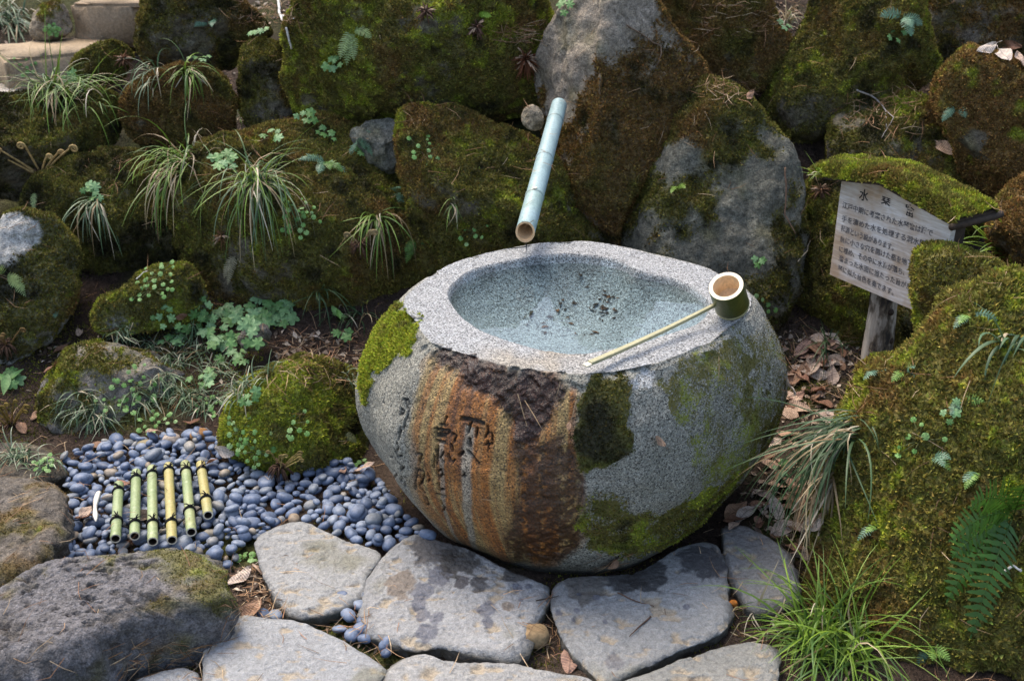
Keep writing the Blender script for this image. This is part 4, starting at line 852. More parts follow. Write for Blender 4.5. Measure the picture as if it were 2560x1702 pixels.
LINES = [('江戸中期に考案された水琴窟は蹲で', (318, 515), (1160, 785), None), ('手を清めた水を処理する洞水門が、', (312, 640), (1175, 912), None), ('起源という説があります。', (303, 732), (795, 918), None),
         ('底に小さな穴を開けた瓶を地下に', (297, 830), (1018, 1088), None), ('に埋め、その中に水滴が落ち、瓶内に', (288, 925), (1075, 1215), None), ('溜まった水面に当たった音が反響し', (283, 1010), (1065, 1330), None), ('琴に似た音色を奏でます。', (275, 1100), (795, 1335), None)]
for txt, a, b, _ in LINES:
    a = uv(*zpx(*a)); b = uv(*zpx(*b)); lettering(txt, a[0], a[1], b[0], b[1], .0195, M_INK2)

# ------------------------------------------------------------------ bamboo grille over the drain
def z3(x, y, z=.035): return onz(100 + x * .2544, 1080 + y * .2544, z)
gr = empty('bamboo_grille', z3(1150, 720, 0)); tag(gr, 'six short bamboo lengths tied with black cord on the blue pebbles', 'bamboo grille')
POLES = [((775,515),(742,1045),M_GREENB,(590,885),(.96,)), ((945,395),(930,1020),M_GREENB,(470,915),(.62,)), ((1100,355),(1108,1075),M_GREENB,(425,915),(.36,.93)),
         ((1262,330),(1297,1060),M_YELB,(390,910),(.54,)), ((1428,310),(1487,980),M_GREENB,(395,790),(.33,.93)), ((1580,315),(1652,815),M_YELB,(385,675),(.76,))]
cords = []
for (a, b, mt, cy, nodes) in POLES:
    A = z3(a[0], a[1], .045); Bp = z3(b[0], b[1], .045); r = .0118
    pts, R = culm_profile(Bp, A, r, [1 - k for k in nodes], 40)
    po = None; o_, i_, r0, r1 = pipe(pts, R, r * .74, 24)
    po = obj('bamboo_pole', *o_, mt, gr)
    obj('bore', *i_, M_DKWOOD, po); obj('cut_end', *r0, M_CREAM, po); obj('cut_end', *r1, M_CREAM, po)
    for k in nodes: ring_band(A + (Bp - A) * k, Bp - A, r * 1.03, .0012, M_NODE, 'node_ring', po, 24, 1.02)
    T = nz(Bp - A); s_ = nz(np.cross(T, UP)); u_ = np.cross(s_, T); u_ = u_ if u_[2] > 0 else -u_; cc = []
    for y in cy:
        k = (y - a[1]) / (b[1] - a[1]); c = A + (Bp - A) * k; cc.append(c); mb = MB()
        for dt in (-.0022, .0022):
            th = np.linspace(0, 2 * math.pi, 26); ps = np.array([c + T * (dt + .0012 * math.sin(q * 2)) + (r * 1.12) * (math.cos(q) * s_ + math.sin(q) * u_) for q in th]); mb.add(*tube(ps, .0021, 6))
        kc = c + u_ * (r * 1.25) - s_ * .003; V, F = ico(1); mb.add(kc + V * np.array([.006, .005, .0045]), F)
        for _ in range(3):
            dv = nz(np.array([random.uniform(-1, 1), random.uniform(-.3, 1), random.uniform(.2, .9)])); mb.add(*tube([kc, kc + dv * .010, kc + dv * .017 + np.array([0, 0, -.004])], [.0017, .0015, .001], 5))
        mb.build('cord_tie', M_CORD, po)
    cords.append((cc, r, s_))
for j in (0, 1):
    for i in range(5):
        a = cords[i][0][j] + cords[i][2] * 0 - np.array([0, 0, .0085]); b = cords[i + 1][0][j] - np.array([0, 0, .0085]); m = (a + b) / 2 - np.array([0, 0, .003])
        V, F = tube([a, lerp(a, m, .6), m, lerp(m, b, .4), b], .0021, 6); obj('linking_cord', V, F, M_CORD, gr)
# pale split of bamboo
a = z3(578, 590, .05); b = z3(535, 880, .038); V = []; F = []; T = nz(b - a); s_ = nz(np.cross(T, UP)); N_ = 14
for i in range(N_):
    t = i / (N_ - 1); c = a + (b - a) * t + s_ * .004 * math.sin(t * 4); w = .0075 * (1 - max(0, t - .8) * 4) * (.8 + .2 * math.sin(t * 9)) + .0006
    for q, (x, z) in enumerate(((-1, 0), (-.5, .5), (0, .65), (.5, .5), (1, 0), (.5, .1), (0, .2), (-.5, .1))): V.append(c + s_ * x * w + UP * z * w)
for i in range(N_ - 1):
    for k in range(8): F.append((i * 8 + k, i * 8 + (k + 1) % 8, (i + 1) * 8 + (k + 1) % 8, (i + 1) * 8 + k))
F += [tuple(range(7, -1, -1)), tuple((N_ - 1) * 8 + k for k in range(8))]
tag(obj('bamboo_splinter', V, F, flat_mat('bleached_bamboo', (.62, .58, .52), .6, .3, 50, .2)), 'bleached white bamboo splinter lying on the pebbles beside the tied bamboo', 'bamboo splinter')

# ------------------------------------------------------------------ pebbles
def make_pebble_mat(inst):
    n = NT('river_pebble' if inst else 'river_pebble_bed'); p = n.pos()
    if inst: f = n.n('ShaderNodeObjectInfo').outputs['Random']
    else: f = n.attr('rnd').outputs['Fac']
    c = n.ramp(f, [(0, (.06, .085, .14)), (.3, (.10, .135, .21)), (.6, (.145, .185, .265)), (.8, (.20, .235, .29)), (.9, (.12, .14, .17)), (.96, (.24, .23, .21)), (1, (.22, .17, .12))])
    c = n.mix(c, n.ramp(n.noise(p, 130, 4, .6), [(.3, .75), (.7, 1.25)]), 1, 'MULTIPLY')
    n.l(c, n.b.inputs['Base Color']); n.set(Roughness=.5); n.b.inputs['Specular IOR Level'].default_value = .35; n.bump(n.noise(p, 300, 2), .0006); return n.m
M_PEB = make_pebble_mat(True); M_PEBS = make_pebble_mat(False)
BED = np.array([onz(x, y, 0)[:2] for x, y in [(150,1170),(195,1125),(330,1100),(480,1085),(560,1100),(600,1170),(700,1195),(860,1170),(930,1175),(990,1270),(1075,1350),(1010,1365),(975,1378),(930,1372),(850,1348),(763,1302),(700,1310),(645,1345),(610,1375),(570,1425),(520,1420),(470,1385),(320,1385),(160,1400),(95,1420),(130,1345),(165,1280),(175,1230),(140,1200)]])
pebm = []
for k in range(10):
    V, F = ico(3 if k < 4 else 2); e = 1.0; r_ = np.random.default_rng(900 + k)
    sx, sy, sz = 1.0, r_.uniform(.62, .85), r_.uniform(.42, .62)
    W = np.sign(V) * abs(V) ** r_.uniform(.82, 1.0) * np.array([sx, sy, sz]); W = W * (1 + .13 * fbm(V * 1.1 + k * 7, 2, k)[:, None])
    me = mesh('pebble', W, F); me.materials.append(M_PEB); pebm.append((me, W, F))
bmin = BED.min(0); bmax = BED.max(0); pts = []; cell = {}
def far_ok(x, y, r):
    cx, cy = int(x / .04), int(y / .04)
    for i in range(cx - 1, cx + 2):
        for j in range(cy - 1, cy + 2):
            for (a, b, rr) in cell.get((i, j), ()):
                if (a - x) ** 2 + (b - y) ** 2 < ((r + rr) * .80) ** 2: return False
    return True
rr_ = np.random.default_rng(77); cand = rr_.uniform(bmin, bmax, (26000, 2)); okc = inpoly(BED, cand[:, 0], cand[:, 1])
for (x, y) in cand[okc]:
    r = rr_.choice([.010, .0145, .018, .022], p=[.18, .32, .33, .17])
    if far_ok(x, y, r): pts.append((x, y, r, 0)); cell.setdefault((int(x / .04), int(y / .04)), []).append((x, y, r))
up_ = [i for i in rr_.permutation(len(pts))[:int(len(pts) * .30)]]
for i in up_:
    x, y, r, _ = pts[i]; pts.append((x + rr_.uniform(-.012, .012), y + rr_.uniform(-.012, .012), r * .95, 1))
for (px, py) in [(575,1528),(625,1538),(660,1542),(900,1500),(898,1520),(872,1545),(848,1580),(880,1595),(912,1604),(965,1615),(965,1640),(905,1580),(908,1560),(690,1545),(855,1500)]:
    q = onz(px, py, 0); pts.append((q[0], q[1], .0165, 2))
order = sorted(range(len(pts)), key=lambda i: (pts[i][3] == 2, pts[i][3] == 1, -pts[i][1]), reverse=True)
sv, sf, sr, nv = [], [], [], 0; cnt = 0
for i in order:
    x, y, r, lay = pts[i]; k = int(rr_.integers(len(pebm))); me, W, F = pebm[k]; L = r * rr_.uniform(.95, 1.25)
    z = (.004 if lay == 0 else (.017 if lay == 1 else .004)) + L * .25
    E = Matrix.Rotation(rr_.uniform(0, 6.28), 4, 'Z') @ Matrix.Rotation(rr_.normal(0, .28), 4, 'X') @ Matrix.Rotation(rr_.normal(0, .28), 4, 'Y')
    Mx = Matrix.Translation((x, y, z)) @ E @ Matrix.Scale(L, 4)
    if cnt < 300:
        o = instance('pebble', me, Mx); cnt += 1
        if lay == 2: tag(o, 'smooth blue-grey pebble stranded in the gaps between paving stones', 'pebble', 'stray pebbles between the paving stones')
        else:
            gx_ = WLOC[gr.name]; near_g = abs(x - gx_[0]) < .17 and abs(y - gx_[1]) < .19
            zn = 'lying round the tied bamboo lengths' if near_g else ('beside the flat brown slab and bleached splinter' if x < gx_[0] else ('in the neck between low mossy rock and paving stone' if x < -.42 else 'piled against the foot of the basin'))
            tag(o, 'smooth blue-grey river pebble ' + zn, 'pebble', 'blue-grey pebbles ' + zn)
    else:
        A = np.array(Mx); sv.append(W @ A[:3, :3].T + A[:3, 3]); sf.append(F + nv); sr.append(np.full(len(W), rr_.random())); nv += len(W)
if sv:
    o = obj('pebbles', np.concatenate(sv), np.concatenate(sf), M_PEBS, attrs={'rnd': np.concatenate(sr)}); tag(o, 'deeper layer of blue-grey river pebbles filling the drain bed', 'pebbles', kind='stuff')
for (px, py, r, c, lab) in [(428,1100,.024,(.30,.25,.21),'round tan stone at the back edge of the pebble bed'),(362,1112,.02,(.24,.20,.12),'ochre stone at the back edge of the pebble bed'),(500,1088,.026,(.22,.11,.04),'orange-brown stone at the back edge of the pebble bed'),(525,1335,.016,(.24,.22,.18),'angular beige stone amid the pebbles'),(1338,1590,.03,(.25,.17,.09),'ochre stone in the soil gap between two paving stones'),(1832,1508,.010,(.5,.17,.03),'small bright orange pebble beside the bright grass')]:
    q = onz(px, py, r * .4); V, F = ico(3); W = np.sign(V) * abs(V) ** .85 * np.array([1, .8, .7]); W = W * (1 + .2 * fbm(V * 1.6 + px, 2, int(px))[:, None]) * r
    tag(obj('stone', q + W, F, flat_mat('stone_tint', c, .75, .25, 90, .35)), lab, 'stone')
bpy.context.view_layer.update(); DG = bpy.context.evaluated_depsgraph_get()
# ------------------------------------------------------------------ plants
GREEN = [(.09, .17, .022), (.13, .23, .03), (.06, .13, .03), (.17, .26, .05)]
BLUEG = [(.07, .13, .06), (.10, .17, .085), (.05, .10, .05), (.16, .22, .13)]
DEEP = [(.03, .07, .025), (.045, .09, .035), (.06, .11, .045)]
LIME = [(.13, .22, .02), (.17, .27, .03), (.10, .19, .025)]
DRYC = [(.32, .25, .14), (.42, .34, .22), (.24, .17, .09), (.5, .44, .33)]
def blade(mb, p, d, L, w, droop, col, segs=7, curl=0.0, r=random):
    d = nz(d); V = []; st = L / segs; q = np.array(p, float); sd = nz(np.cross(d, [0, 0, 1.0]) + np.array([r.gauss(0, .3), r.gauss(0, .3), 0.001])); cc = []
    swirl = r.gauss(0, curl)
    for i in range(segs + 1):
        t = i / segs; ww = w * (min(1, .55 + 2 * t) if t < .3 else 1) * (1 - t) ** .75 + .0002
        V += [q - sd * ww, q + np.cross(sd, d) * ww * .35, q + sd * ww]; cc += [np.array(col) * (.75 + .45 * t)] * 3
        q = q + d * st; d = nz(d + np.array([swirl * d[1], -swirl * d[0], -droop]) / segs)
    F = []
    for i in range(segs):
        a = i * 3; F += [(a, a + 1, a + 4, a + 3), (a + 1, a + 2, a + 5, a + 4)]
    mb.add(V, F, np.array(cc))
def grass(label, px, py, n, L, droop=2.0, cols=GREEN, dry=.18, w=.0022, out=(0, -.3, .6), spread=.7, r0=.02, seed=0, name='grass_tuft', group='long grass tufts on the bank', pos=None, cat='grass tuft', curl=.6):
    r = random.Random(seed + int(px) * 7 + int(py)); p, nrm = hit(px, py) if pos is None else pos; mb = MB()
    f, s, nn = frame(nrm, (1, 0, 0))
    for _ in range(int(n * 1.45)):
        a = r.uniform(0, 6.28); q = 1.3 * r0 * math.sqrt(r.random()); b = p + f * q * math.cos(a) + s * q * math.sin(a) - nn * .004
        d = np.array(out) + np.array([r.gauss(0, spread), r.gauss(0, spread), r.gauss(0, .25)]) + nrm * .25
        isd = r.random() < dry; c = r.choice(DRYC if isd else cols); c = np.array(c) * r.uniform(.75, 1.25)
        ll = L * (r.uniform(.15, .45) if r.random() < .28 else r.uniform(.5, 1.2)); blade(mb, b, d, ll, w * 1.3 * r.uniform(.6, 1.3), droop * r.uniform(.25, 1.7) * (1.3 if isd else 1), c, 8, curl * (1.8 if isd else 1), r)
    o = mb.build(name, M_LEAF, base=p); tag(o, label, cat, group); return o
grass('big bright green grass tuft spilling over the sunlit ledge', 130, 232, 110, .25, 2.3, GREEN, .2, seed=1, r0=.035, out=(0, -.35, .55))
grass('sparser grass spreading along the ledge toward the steps', 215, 240, 40, .2, 2.2, GREEN, .25, seed=2, r0=.05)
grass('small grass tuft drooping over the brown-moss boulder crown', 468, 178, 34, .17, 2.8, GREEN, .25, seed=3, r0=.015, out=(.25, -.5, .35))
grass('thin pale grass on the shoulder of the brown-moss boulder', 375, 190, 26, .13, 2.4, BLUEG, .3, seed=4, r0=.04, out=(-.2, -.4, .4))
grass('arching grass clump at the left corner of the wide mossy boulder', 455, 405, 75, .24, 2.3, GREEN, .28, seed=5, r0=.045, out=(-.15, -.4, .55))
grass('trailing grass blades hanging down the corner of the wide mossy boulder', 420, 440, 26, .22, 3.6, GREEN, .4, seed=6, r0=.03, out=(-.2, -.6, -.1))
grass('largest grass tuft cascading down the face of the wide mossy boulder', 640, 455, 130, .27, 2.9, BLUEG + GREEN, .2, .0024, seed=7, r0=.035, out=(.05, -.55, .4))
grass('narrow grass tuft hanging in the shade below the ledge', 238, 505, 34, .19, 3.2, BLUEG, .15, seed=8, r0=.012, out=(.05, -.5, .1), spread=.4)
grass('grass tuft hanging at the shoulder of the wide boulder near the basin', 950, 548, 30, .2, 3.4, GREEN, .3, seed=9, r0=.015, out=(0, -.5, .2), spread=.45)
grass('few thin blades rooted on the boulder below the spout', 1128, 512, 12, .11, 3.4, GREEN, .3, .0018, seed=10, r0=.008, out=(0, -.4, .4), spread=.6)
grass('dark arching mondo grass at the foot of the wide boulder', 800, 735, 16, .15, 2.6, DEEP, .02, .0024, seed=11, r0=.012, out=(0, -.3, .7), spread=.6)
grass('dark mondo grass on the bare soil near the basin flank', 905, 790, 16, .12, 2.4, DEEP, .05, .002, seed=12, r0=.02, spread=.7)
grass('dark mondo grass beside a stray three-leaved plant', 850, 790, 12, .10, 2.4, DEEP, .05, .002, seed=13, r0=.02, spread=.7)
grass('overhanging grass tuft at the head of the steps', 25, 45, 90, .34, 2.6, BLUEG, .3, .0028, seed=14, r0=.06, out=(.15, -.5, .2))
grass('dark green tuft with bleached blades drooping from the moss slope toward the basin', 2120, 1075, 110, .27, 2.6, DEEP + BLUEG[:1], .22, .0024, seed=15, r0=.04, out=(-.75, -.35, .1), spread=.32)
grass('bleached straw-like blades hanging below the dark green tuft', 2075, 1190, 40, .2, 3.2, DRYC, .9, .002, seed=16, r0=.04, out=(-.4, -.5, .0), spread=.4)
grass('lush bright green grass tuft at the foot of the moss slope', 2085, 1610, 230, .24, 1.9, LIME + GREEN, .06, .0024, seed=17, r0=.06, out=(-.25, -.2, .75), spread=.6)
grass('pale dry curling blades beside the lush bright grass', 1905, 1560, 26, .14, 2.2, DRYC[:2] + DRYC[3:], 1.0, .0022, seed=18, r0=.05, out=(-.4, -.1, .3), spread=.6, curl=2.0)
grass('dark arching grass on leaf litter near the sign post', 2065, 870, 16, .17, 2.8, DEEP, .05, .0022, seed=19, r0=.015, out=(-.2, -.35, .6), spread=.5)
grass('bright green blades growing behind the squared moss-capped block', 2500, 640, 16, .22, 1.8, LIME, .1, .0032, seed=20, r0=.02, out=(-.35, -.1, .8), spread=.4)
grass('dry olive sedge between two boulders at the bank top', 1965, 60, 34, .13, 2.0, DRYC + GREEN, .6, .002, seed=21, r0=.02, out=(0, -.3, .7), spread=.5)
grass('short sedge sprouting on the rock left of the sign roof', 2050, 440, 10, .09, 1.4, LIME, .3, .002, seed=22, r0=.01, out=(-.3, -.2, .8), spread=.3)
grass('wiry grass in the crack between two boulders under the twig', 600, 300, 18, .14, 2.0, GREEN + DRYC, .4, .0016, seed=23, r0=.02, spread=.5)
grass('long blades curling over the moss slope beside the large fern', 2540, 860, 9, .2, 2.2, BLUEG, .2, .0042, seed=24, r0=.02, out=(-.4, -.3, .5), spread=.35)
VG = 'short variegated grass tufts beside the pebbles'
for k, (px, py, n, L, where) in enumerate([(370, 870, 60, .085, 'in the middle of the leafy soil patch'), (300, 835, 34, .08, 'behind the flat-topped grey rock'), (470, 840, 50, .08, 'below the low slanting slab'), (540, 925, 60, .09, 'under the lobed leaves'), (600, 975, 60, .10, 'beside the yellow-green mossy rock'), (520, 1010, 44, .09, 'between the flat grey rock and the yellow-green rock'), (250, 1040, 80, .11, 'hanging from the front of the flat-topped grey rock'), (360, 1000, 50, .10, 'at the moss edge of the flat-topped grey rock'), (870, 935, 26, .055, 'on top of the yellow-green mossy rock'), (55, 1140, 90, .075, 'on the earthy rock left of the pebbles'), (110, 1160, 44, .06, 'at the corner of the earthy rock'), (660, 935, 26, .07, 'on the back edge of the yellow-green rock'), (440, 900, 50, .085, 'beside the bare grey rock top'), (500, 880, 50, .08, 'amid the widest lobed leaves'), (580, 860, 40, .08, 'near the blackish rough stone'), (410, 960, 60, .10, 'draping the moss behind the flat-topped rock'), (470, 990, 60, .10, 'draping the bright moss by the tan stone'), (200, 1010, 40, .09, 'at the left end of the flat-topped rock')]):
    grass('short striped grass tuft ' + where, px, py, n, L, 2.3, BLUEG + [(.3, .34, .24)], .12, .0016, seed=40 + k, r0=.028, out=(0, -.35, .55), spread=.7, group=VG, name='short_grass_tuft')

# ferns ---------------------------------------------------------------
def frond(p, d, L, wide, col, droop=1.2, pin=14, r=random, side0=None):
    mb = MB(); d = nz(d); q = np.array(p, float); st = L / pin; pts = [q.copy()]; ds = [d.copy()]
    for i in range(pin): q = q + d * st; d = nz(d + np.array([0, 0, -droop / pin])); pts.append(q.copy()); ds.append(d.copy())
    mb.add(*tube(np.array(pts), np.linspace(.0012, .0004, len(pts)), 5), np.array(col) * .8)
    for i in range(2, pin + 1):
        t = i / pin; d = ds[i]; s = nz(np.cross(d, side0 if side0 is not None else [0, -.4, 1.0])); up = np.cross(s, d)
        l = wide * math.sin(math.pi * min(1, (.18 + .82 * t))) ** .8 * r.uniform(.85, 1.1) + .002
        for sg_ in (-1, 1):
            a = nz(s * sg_ + d * .35 + up * r.gauss(.05, .12)); w = st * .46; b = pts[i]; n_ = np.cross(a, d); n_ = nz(n_)
            V = [b - d * w * .6, b + d * w * .6]; c_ = np.array(col) * r.uniform(.75, 1.25)
            for k in range(1, 4):
                x = k / 4; ww = w * (1 - x * .75) * (1.15 if k % 2 else .9); m = b + a * l * x - up * (l * x * x * .18); V += [m - d * ww, m + d * ww]
            V.append(b + a * l - up * l * .18); F = [(0, 1, 3, 2), (2, 3, 5, 4), (4, 5, 7, 6), (6, 7, 8)]
            mb.add(V, F, c_)
    return mb
def fern(label, px, py, n, L, wide, cols, out=(0, -.6, .5), spread=.6, droop=1.3, seed=0, pin=14, group='small ferns on the rocks', dirs=None):
    r = random.Random(seed); p, nrm = hit(px, py); e = empty('fern', p); tag(e, label, 'fern', group)
    for k in range(n):
        d = np.array(out) + np.array([r.gauss(0, spread), r.gauss(0, spread * .4), r.gauss(0, spread * .5)]) if dirs is None else np.array(dirs[k])
        frond(p - nrm * .003, d, L * r.uniform(.7, 1.1), wide, r.choice(cols), droop, pin, r, side0=nz(nrm + np.array([0, -.3, .3]))).build('frond', M_LEAF, e)
PALE = [(.20, .28, .10), (.24, .32, .13)]; FG = [(.06, .15, .03), (.08, .18, .035)]; BLF = [(.10, .20, .13), (.12, .23, .15)]
fern('pale green fern with four fronds on the wide green boulder', 880, 75, 4, .10, .019, PALE, seed=1, dirs=[(.9, -.5, .35), (.1, -.7, -.8), (-.5, -.6, -.5), (-.3, -.7, -.9)])
fern('tiny bright fern sprout near the top of the wide green boulder', 1195, 40, 5, .045, .010, [(.25, .42, .05)], out=(0, -.3, .8), seed=2)
fern('bluish fern frond high on the broad green boulder', 2255, 48, 4, .09, .02, BLF, out=(0, -.6, .3), seed=3)
fern('small bluish fern on the orange-brown boulder', 2390, 268, 3, .06, .014, BLF, out=(.3, -.6, .1), seed=4)
fern('little yellow-green fern on the leaning grey slab', 1692, 470, 3, .075, .011, [(.20, .34, .06)], out=(0, -.6, .2), seed=5, dirs=[(-.25, -.6, .5), (.2, -.6, .7), (.0, -.6, -.7)])
fern('dark fern clump on the right shoulder of the wide mossy boulder', 815, 405, 6, .085, .017, FG + BLF, out=(0, -.5, .3), seed=6, spread=.8)
fern('bluish fern leaning out of the dark gap beside the wide boulder', 985, 480, 4, .08, .018, BLF, out=(.4, -.5, .1), seed=7)
fern('bluish fern under the lip of the wide green boulder', 890, 355, 5, .075, .016, BLF, out=(.1, -.6, .2), seed=8)
fern('small green fern on the wide boulder flank above the basin', 1045, 605, 4, .075, .014, FG, out=(0, -.5, -.3), seed=9)
fern('withered pale fern hanging on the wide boulder', 590, 640, 3, .09, .014, [(.3, .27, .17)], out=(0, -.5, -.7), seed=10)
fern('large dark green fern arching in from the moss slope', 2535, 1290, 6, .24, .046, [(.035, .10, .012), (.05, .13, .016)], seed=11, pin=18, dirs=[(-.75, -.5, .55), (-.9, -.5, .2), (-.5, -.45, .8), (-.8, -.6, -.15), (-.15, -.4, .9), (-.5, -.7, -.3)], droop=1.0, group=None)
for k, (px, py, lab) in enumerate([(2195, 925, 'pale fern tip at the top of the moss slope by the post'), (2265, 930, 'small curling green fern on the moss slope crest'), (2330, 1140, 'tiny fern in the middle of the moss slope'), (2190, 1315, 'tiny bright fern low on the moss slope near the dead leaves'), (2400, 1010, 'small bluish fern on the moss slope under the squared block'), (2440, 1180, 'tiny yellow-green fern beside the large dark fern'), (2330, 1620, 'withering fern low on the moss slope above the brown rock'), (2420, 790, 'small fern sprout below the squared moss-capped block')]):
    fern(lab, px, py, 3, .055, .012, [(.18, .32, .07), BLF[0]], out=(-.2, -.6, .3), seed=60 + k, pin=10)
fern('fern frond poking out beside the dark boulder with grey crown', 12, 690, 4, .09, .018, PALE, out=(.5, -.4, .2), seed=80)
fern('bluish fern frond on the dark boulder with grey crown', 125, 755, 2, .06, .016, BLF, out=(0, -.5, -.4), seed=81)
fern('small fern on the flank of the low mossy rock near the basin', 860, 1085, 4, .06, .012, [(.16, .18, .08)], out=(0, -.5, -.1), seed=82)
fern('fern seedlings on the big dark boulder beside the steps', 530, 55, 4, .07, .014, BLF, out=(.1, -.6, .2), seed=83)
fern('pale fern in the shade below the ledge', 85, 480, 3, .06, .012, PALE, out=(.3, -.5, -.4), seed=84)

# leafy plants with lobed leaves ---------------------------------------
def lobed_mesh(lobes, depth, seed, cup=.12, tooth=.1):
    r = random.Random(seed); n = lobes * 10; V = [(0, 0, 0)]; F = []; cc = [(.95,) * 3]
    for ring in (.55, 1.0):
        for k in range(n):
            a = 2 * math.pi * k / n; ph = (a * lobes / (2 * math.pi)) % 1
            rad = (1 - depth * (2 * abs(ph - .5)) ** 1.5) if ring == 1 else 1 - depth * .4 * (2 * abs(ph - .5))
            if ring == 1: rad *= 1 + tooth * math.sin(k * math.pi)  + tooth * (.5 if k % 2 else -.5)
            gap = 1 - .5 * math.exp(-((a - math.pi) / .22) ** 2)
            rr = ring * rad * gap; V.append((rr * math.cos(a), rr * math.sin(a), -cup * rr * rr + .05 * math.cos(a * lobes) * ring)); cc.append((1,) * 3)
    for k in range(n):
        F.append((0, 1 + k, 1 + (k + 1) % n)); F.append((1 + k, 1 + n + k, 1 + n + (k + 1) % n, 1 + (k + 1) % n))
    return np.array(V), F
def leaf_mat(name, stops):
    n = NT(name); oi = n.n('ShaderNodeObjectInfo').outputs['Random']; c = n.ramp(oi, stops); p = n.pos('obj')
    sc = n.n('ShaderNodeVectorMath', operation='LENGTH'); n.l(p, sc.inputs[0])
    c = n.mix(c, n.ramp(sc.outputs['Value'], [(.0, 1.25), (.5, .92), (1, 1.1)]), 1, 'MULTIPLY'); c = n.mix(c, n.ramp(n.noise(n.pos(), 220, 3), [(.3, .75), (.7, 1.25)]), 1, 'MULTIPLY')
    n.l(c, n.b.inputs['Base Color']); n.set(Roughness=.5); n.b.inputs['Specular IOR Level'].default_value = .35; n.translucent(c, .2); return n.m
M_LOBE = leaf_mat('lobed_leaf', [(0, (.07, .17, .045)), (.4, (.12, .25, .08)), (.75, (.18, .32, .15)), (1, (.09, .21, .08))])
M_ROUND = leaf_mat('round_leaf', [(0, (.10, .24, .05)), (.5, (.14, .30, .08)), (1, (.22, .36, .14))])
LOBED = []
for k in range(4):
    V, F = lobed_mesh(5 if k < 3 else 7, .42, k); me = mesh('leaf', V, F); me.materials.append(M_LOBE); LOBED.append(me)
ROUNDL = []
for k in range(3):
    V, F = lobed_mesh(6, .10, 20 + k, .15, .03); me = mesh('leaf', V, F); me.materials.append(M_ROUND); ROUNDL.append(me)
OVAL = []
for k in range(2):
    V = []; F = []; n = 8
    for i in range(n + 1):
        t = i / n; w = .38 * math.sin(math.pi * t ** .8) + .004
        for j in (-1, -.5, 0, .5, 1): V.append((t * 2 - 1, j * w, .10 * abs(j) * w * 3 - .22 * (t - .4) ** 2))
    for i in range(n):
        for j in range(4): F.append((i * 5 + j, i * 5 + j + 1, i * 5 + j + 6, i * 5 + j + 5))
    me = mesh('leaf', V, F); me.materials.append(M_ROUND); OVAL.append(me)
def leafy(label, px, py, n, R, spread, meshes=LOBED, h=.025, seed=0, name='lobed_leaf_plant', group='lobed-leaf seedlings on the bank', cat='plant', stemc=(.10, .12, .04)):
    r = random.Random(seed * 13 + int(px)); p, nrm = hit(px, py); e = empty(name, p); tag(e, label, cat, group); mb = MB(); nrm = nz(nrm + np.array([0, -.1, .6]))
    f, s, nn = frame(nrm, (1, 0, 0))
    for k in range(n):
        a = 2.4 * k + r.uniform(-.5, .5); q = spread * math.sqrt((k + .4) / n); c = p + f * q * math.cos(a) + s * q * math.sin(a) * .8 + nn * h * r.uniform(.5, 1.2)
        t = nz(nn + np.array([r.gauss(0, .3), -.35 + r.gauss(0, .25), .2])); fd = f * math.cos(a) + s * math.sin(a); a1, b1, c1 = frame(t, fd)
        sc = R * r.uniform(.65, 1.15); instance('leaf', r.choice(meshes), mat44(c, a1, b1, c1, sc), e)
        mid = (p + c) / 2 + nn * h * .2; mb.add(*tube([p - nn * .003, mid, c - c1 * .0], [.0009, .0008, .0006], 5), stemc)
    mb.build('stems', M_LEAF, e)
LP = [(650, 95, 6, .016, .035, 'in the gap under the white twig'), (690, 350, 6, .016, .04, 'beside the tapering boulder foot'), (765, 300, 6, .017, .035, 'left of the wide green boulder'), (560, 415, 8, .020, .045, 'crowning the largest grass tuft'), (233, 490, 7, .017, .035, 'above the narrow shaded grass'), (640, 785, 9, .025, .075, 'spreading under the wide mossy boulder'), (560, 800, 8, .023, .06, 'next to the low slanting slab'), (700, 790, 6, .027, .055, 'over the blackish rough stone'), (480, 815, 7, .018, .06, 'at the foot of the low slab'), (545, 850, 9, .022, .06, 'above the striped grass'), (420, 800, 7, .014, .05, 'in the dark gap by the slab'), (590, 905, 6, .018, .05, 'among striped grass and moss'), (855, 845, 4, .017, .03, 'on the bare soil by the basin'), (35, 955, 3, .026, .04, 'at the foot of the grey-crowned boulder'), (815, 345, 7, .014, .04, 'under the lip of the wide green boulder'), (840, 165, 6, .015, .03, 'flat on the face of the wide green boulder'), (185, 195, 5, .018, .03, 'rising from the big bright grass tuft'), (1420, 25, 3, .016, .03, 'by the tip of the tall pointed boulder'), (1955, 75, 3, .014, .03, 'beneath the dry sedge'), (2240, 95, 5, .013, .05, 'trailing beneath the bluish fern'), (1945, 1190, 4, .014, .03, 'in the leaf litter right of the basin'), (640, 1000, 5, .014, .03, 'on the moss of the yellow-green rock'), (2385, 1040, 4, .011, .03, 'on the moss slope'), (1890, 660, 4, .012, .022, 'on the leaning slab by the basin rim'), (905, 390, 5, .014, .03, 'over the dark wedge of rock'), (500, 160, 5, .013, .04, 'on the crown of the brown-moss boulder'), (440, 860, 7, .018, .05, 'between tufts of striped grass'), (510, 960, 7, .016, .05, 'over the bright moss by the tan stone'), (620, 840, 8, .022, .06, 'left of the blackish rough stone'), (680, 810, 6, .024, .05, 'right behind the blackish rough stone'), (500, 785, 7, .017, .05, 'at the corner of the wide mossy boulder')]
for k, (px, py, n, R, sp_, lab) in enumerate(LP): leafy('pale lobed-leaf seedling ' + lab, px, py, n, R, sp_, seed=k)
leafy('three-leaved plant with oval leaves on the bare soil near the basin', 845, 800, 3, .022, .025, OVAL, .03, 91, 'oval_leaf_plant', None)
